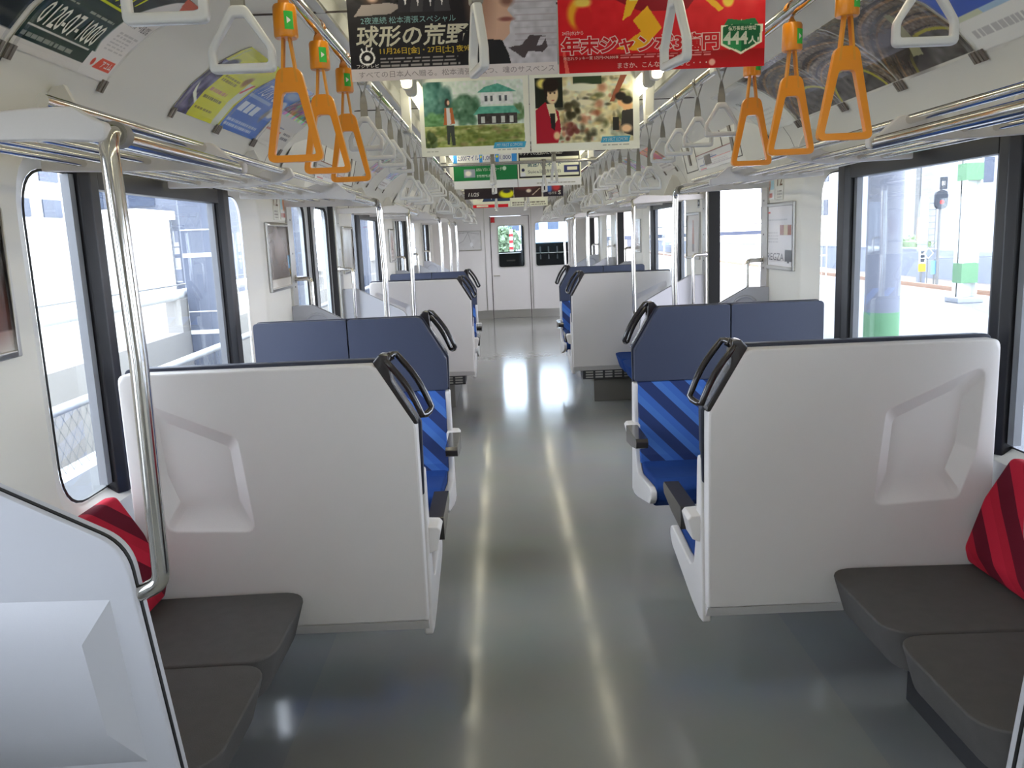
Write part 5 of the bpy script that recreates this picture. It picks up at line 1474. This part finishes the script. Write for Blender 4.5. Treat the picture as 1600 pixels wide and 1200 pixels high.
r = thing('railway_signal', 'black railway signal with a red light on a thin mast, right side', 'signal', (14.0, 27.25, -0.75))
B().tube([(0.05, 0.12, 0), (0.05, 0.12, 3.45)], 0.05, 8).build('mast', 'fence_wire', r)
B().prism(fillet([(-0.2, 2.5), (0.2, 2.5), (0.2, 3.1), (-0.2, 3.1)], 0.19, 8), 'y', -0.06, 0.06).bevel(0.01).build('head', 'signal_black', r, smooth=60)
B().prism([(0.06 * math.cos(t * math.pi / 8), 2.72 + 0.06 * math.sin(t * math.pi / 8)) for t in range(16)], 'y', -0.08, -0.05).build('red_lamp', 'signal_red', r)
np_ = B().box(-0.05, 0.17, -0.03, 0.03, 3.12, 3.5).build('number_plate', 'signal_black', r)
v, fs = glyphs('81', 0.0, 0.0)
tb = bpy.data.meshes.new('number'); tb.from_pydata([(p[0] * 0.13 - 0.02, -0.035, 3.24 + p[1] * 0.2) for p in v], [], fs); tb.materials.append(MATS['pole_white'])
to = bpy.data.objects.new('number', tb); COL.objects.link(to); to.parent = np_
ld = B()
for x in (-0.35, -0.12):
    ld.tube([(x, 0.05, 1.2), (x, 0.05, 2.9)], 0.015, 6)
for k in range(8):
    ld.tube([(-0.35, 0.05, 1.3 + k * 0.2), (-0.12, 0.05, 1.3 + k * 0.2)], 0.012, 6)
ld.build('ladder', 'fence_wire', r)
r = thing('track_sign', 'white and yellow lettered board on a post by the tracks, right side', 'sign', (14.05, 28.4, -0.75))
B().tube([(0, 0.03, 0), (0, 0.03, 2.0)], 0.03, 8).build('post', 'fence_wire', r)
B().box(-0.12, 0.12, -0.03, 0.0, 0.74, 1.2).build('white_board', 'pole_white', r)
wb = B()
for k in range(3):
    wb.box(-0.07, 0.07, -0.035, -0.03, 0.78 + k * 0.14, 0.88 + k * 0.14)
wb.build('board_mark', 'signal_black', r)
B().box(-0.12, 0.12, -0.03, 0.0, 0.46, 0.72).build('yellow_board', 'yellow_paint', r)
r = thing('track_sign', 'light blue board on a short post by the tracks, right side', 'sign', (14.0, 27.45, -0.75))
B().tube([(0, 0.03, 0), (0, 0.03, 0.9)], 0.03, 8).build('post', 'fence_wire', r)
B().box(-0.13, 0.13, -0.03, 0.0, 0.42, 0.86).build('board', 'sign_blue', r)
r = thing('track_sign', 'white outlined diamond sign by the tracks, right side', 'sign', (14.0, 27.9, -0.75))
B().tube([(0, 0.03, 0), (0, 0.03, 1.0)], 0.02, 8).build('post', 'fence_wire', r)
B().prism([(0, 0.9), (0.17, 1.09), (0, 1.28), (-0.17, 1.09)], 'y', -0.02, 0).build('frame', 'pole_white', r)
B().prism([(0, 0.94), (0.13, 1.09), (0, 1.24), (-0.13, 1.09)], 'y', -0.03, -0.02).build('face', 'wall_slate', r)
r = thing('relay_case', 'tan relay case on a dark stand beyond the track boards', 'cabinet', (14.2, 28.75, -0.75))
B().box(-0.13, 0.13, -0.15, 0.15, 1.45, 2.25).build('case', 'brick_tan', r)
B().box(-0.11, 0.11, -0.1, 0.1, 0.0, 1.45).build('stand', 'wall_slate', r)

def building(name, label, x0, x1, y0, y1, h, mt, face, win, z0=-0.9):
    """face: 'y' windows on the side towards the viewer, 'x' on the side towards the train"""
    r = thing(name, label, 'building', (0, 0, z0))
    B().box(x0, x1, y0, y1, 0, h).build('walls', mt, r)
    B().box(x0 - 0.2, x1 + 0.2, y0 - 0.2, y1 + 0.2, h, h + 0.35).build('roof', 'building_b', r)
    for (a, b_, c, d) in win:
        if face == 'y':
            B().box(a, b_, y0 - 0.05, y0 + 0.05, c, d).build('window', 'building_glass', r)
        elif face == 'x+':
            B().box(x1 - 0.05, x1 + 0.05, a, b_, c, d).build('window', 'building_glass', r)
        else:
            B().box(x0 - 0.05, x0 + 0.05, a, b_, c, d).build('window', 'building_glass', r)
    return r
building('station_building', 'pale grey building with dark windows beyond the left railing', -30, -14, 37, 60, 12, 'building_c', 'y', [(-16 - i * 2.2, -14.9 - i * 2.2, 4.2 + 2.6 * j, 5.4 + 2.6 * j) for i in range(6) for j in range(3)])
building('apartment_block', 'white balconied block at the far left seen past the nearest mullion', -32, -15.5, 24, 31, 12, 'building_b', 'x+', [(25 + i * 2.0, 26.2 + i * 2.0, 3.6 + 1.2 * j, 4.2 + 1.2 * j) for i in range(3) for j in range(5)])
building('low_shop', 'low white building below the grey one on the left', -30, -14.2, 33, 36.5, 3.6, 'building_b', 'y', [(-17 - i * 1.6, -15.9 - i * 1.6, 2.2, 3.1) for i in range(7)])
building('far_block', 'bright far block behind the hedge on the right', 30, 44, 60, 110, 10, 'building_b', 'x', [(62 + i * 4.0, 64 + i * 4.0, 3.0 + 3 * j, 4.4 + 3 * j) for i in range(10) for j in range(2)])
building('tall_block', 'tall pale block at right seen behind the slim column', 22, 30, 42, 56, 14, 'building_a', 'y', [(23 + i * 2.2, 24.2 + i * 2.2, 4 + 2.6 * j, 5.2 + 2.6 * j) for i in range(3) for j in range(4)])
building('platform_house', 'white building with red fascia past the open right doors', 9.8, 20, 108, 125, 9, 'building_b', 'y', [(10.5 + i * 2.2, 11.6 + i * 2.2, 5 + 2.4 * j, 6.4 + 2.4 * j) for i in range(4) for j in range(2)])
r = thing('footbridge', 'grey lattice footbridge crossing over the tracks on the right', 'bridge', (0, 0, 0))
B().box(9.45, 29.4, 78, 80, 0.62, 0.95).build('deck', 'building_glass', r)
for x in (9.7, 20.0, 29.0):
    B().box(x - 0.2, x + 0.2, 78.6, 79.4, -0.75, 0.62).build('pier', 'concrete', r)
B().tube([(9.5, 78, 1.6), (29.4, 78, 1.6)], 0.06, 6).build('hand_rail', 'fence_wire', r)
# catenary gantry
r = thing('gantry', 'steel lattice gantry over the tracks on the right', 'gantry', (0, 44, -0.75))
for x in (9.6, 21.5):
    B().tube([(x, 0, 0), (x, 0, 6.6)], 0.14, 8).build('post', 'fence_wire', r)
for z in (5.4, 6.3):
    B().tube([(9.6, 0, z), (21.5, 0, z)], 0.06, 6).build('chord', 'fence_wire', r)
for k in range(10):
    B().tube([(9.6 + 1.19 * k, 0, 5.4 if k % 2 else 6.3), (10.79 + 1.19 * k, 0, 6.3 if k % 2 else 5.4)], 0.045, 6).build('brace', 'fence_wire', r)

# left side: parapet, rail, fence, pillar
tag(B().box(-4.25, -4.0, -12, 90, -0.9, 0.50).build('parapet_wall', 'concrete_light'), 'low concrete parapet outside the left windows', 'wall')
r = thing('parapet_rail', 'thick white pipe railing on posts over the left parapet', 'railing', (-4.1, 0, 0.5))
B().tube([(0, -12, 0.44), (0, 60, 0.44)], 0.065, 14).build('rail_pipe', 'pole_white', r, smooth=60)
B().tube([(0, -12, 0.555), (0, 60, 0.555)], 0.010, 6).build('wire', 'fence_wire', r)
for k in range(20):
    B().box(-0.09, 0.09, 6.2 + 2.0 * k - 8.0 - 0.12, 6.2 + 2.0 * k - 8.0 + 0.12, 0, 0.39).build('post', 'concrete_light', r)
r = thing('chain_link_fence', 'chain-link fence with pale top rail outside the left windows', 'fence', (-3.05, 0, -0.9))
B().tube([(0, -4, 1.40), (0, 30, 1.40)], 0.035, 10).build('top_rail', 'concrete', r, smooth=60)
B().box(-0.1, 0.1, -4, 30, 0, 0.98).build('footing', 'concrete', r)
ml = B()
pitch = 0.105
for sg in (-1, 1):
    n = int(16 / pitch)
    for k in range(n):
        y0 = 1.0 + k * pitch
        p, q = (0, y0, 0.98), (0, y0 + sg * 0.42 * 0.75, 1.40)
        d = 0.0042
        ml.quad((d, p[1] - d, p[2]), (d, p[1] + d, p[2]), (d, q[1] + d, q[2]), (d, q[1] - d, q[2]))
mo = ml.build('wire_mesh', 'fence_wire', r, weld=False, smooth=0)
mo['kind'] = 'stuff'
for k in range(8):
    B().tube([(0, 1 + k * 2.0, 0.98), (0, 1 + k * 2.0, 1.42)], 0.025, 8).build('post', 'fence_wire', r)
r = thing('concrete_pillar', 'square grey concrete pillar with light bands outside the nearest left window', 'pillar', (-3.78, 10.5, -0.9))
B().box(-0.22, 0.20, -0.22, 0.22, 0, 6).bevel(0.02).build('shaft', 'pillar_grey', r)
for z in (1.35, 1.62, 2.28, 2.6):
    B().box(-0.213, 0.206, -0.226, 0.226, z, z + (0.05 if z in (1.35, 2.28) else 0.012)).build('band', 'pole_white', r)
for y in (14.5, 22.0):
    r2 = thing('concrete_pillar', 'square concrete pillar farther along the left fence, %s' % ('first beyond the banded one' if y < 20 else 'second beyond the banded one'), 'pillar', (-3.78, y, -0.9))
    B().box(-0.22, 0.20, -0.22, 0.22, 0, 6).bevel(0.02).build('shaft', 'pillar_grey', r2)

# straight ahead
r = thing('barber_mast', 'red and white banded mast ahead of the cab', 'mast', (0.36, 40, -1.15))
B().tube([(0, 0, 0), (0, 0, 2.9)], 0.09, 10).build('mast', 'pole_white', r, smooth=60)
for z in (1.95, 2.25, 2.55):
    B().tube([(0, 0, z), (0, 0, z + 0.14)], 0.093, 10).build('band', 'red_sign', r, smooth=60)
def tree(label, x, y, z0, rx, rz, h, n=1500):
    r = thing('leafy_tree', label, 'tree', (x, y, z0))
    B().tube([(0, 0, 0), (0.05, 0, h * 0.6)], [0.14, 0.07], 8).build('trunk', 'tree_trunk', r)
    b = B()
    for i in range(n):
        d = rng.normal(0, 1, 3); d /= np.linalg.norm(d)
        p = d * rng.uniform(0.45, 1.0) * (rx, rx, rz) + (0, 0, h)
        q, w = rng.normal(0, 0.09, 3), rng.normal(0, 0.09, 3)
        b.quad(p, p + q, p + q + w, p + w)
    b.build('foliage', 'hedge_green', r, weld=False, smooth=0)
tree('leafy green tree ahead, left of the banded mast', -0.05, 42, -1.15, 0.9, 0.8, 2.3)
building('far_station', 'pale building straight ahead beyond the cab windscreen', -10, 9, 95, 110, 7, 'building_a', 'y', [(-8 + i * 2.2, -6.8 + i * 2.2, 3 + 2 * j, 4.2 + 2 * j) for i in range(8) for j in range(2)], -1.1)
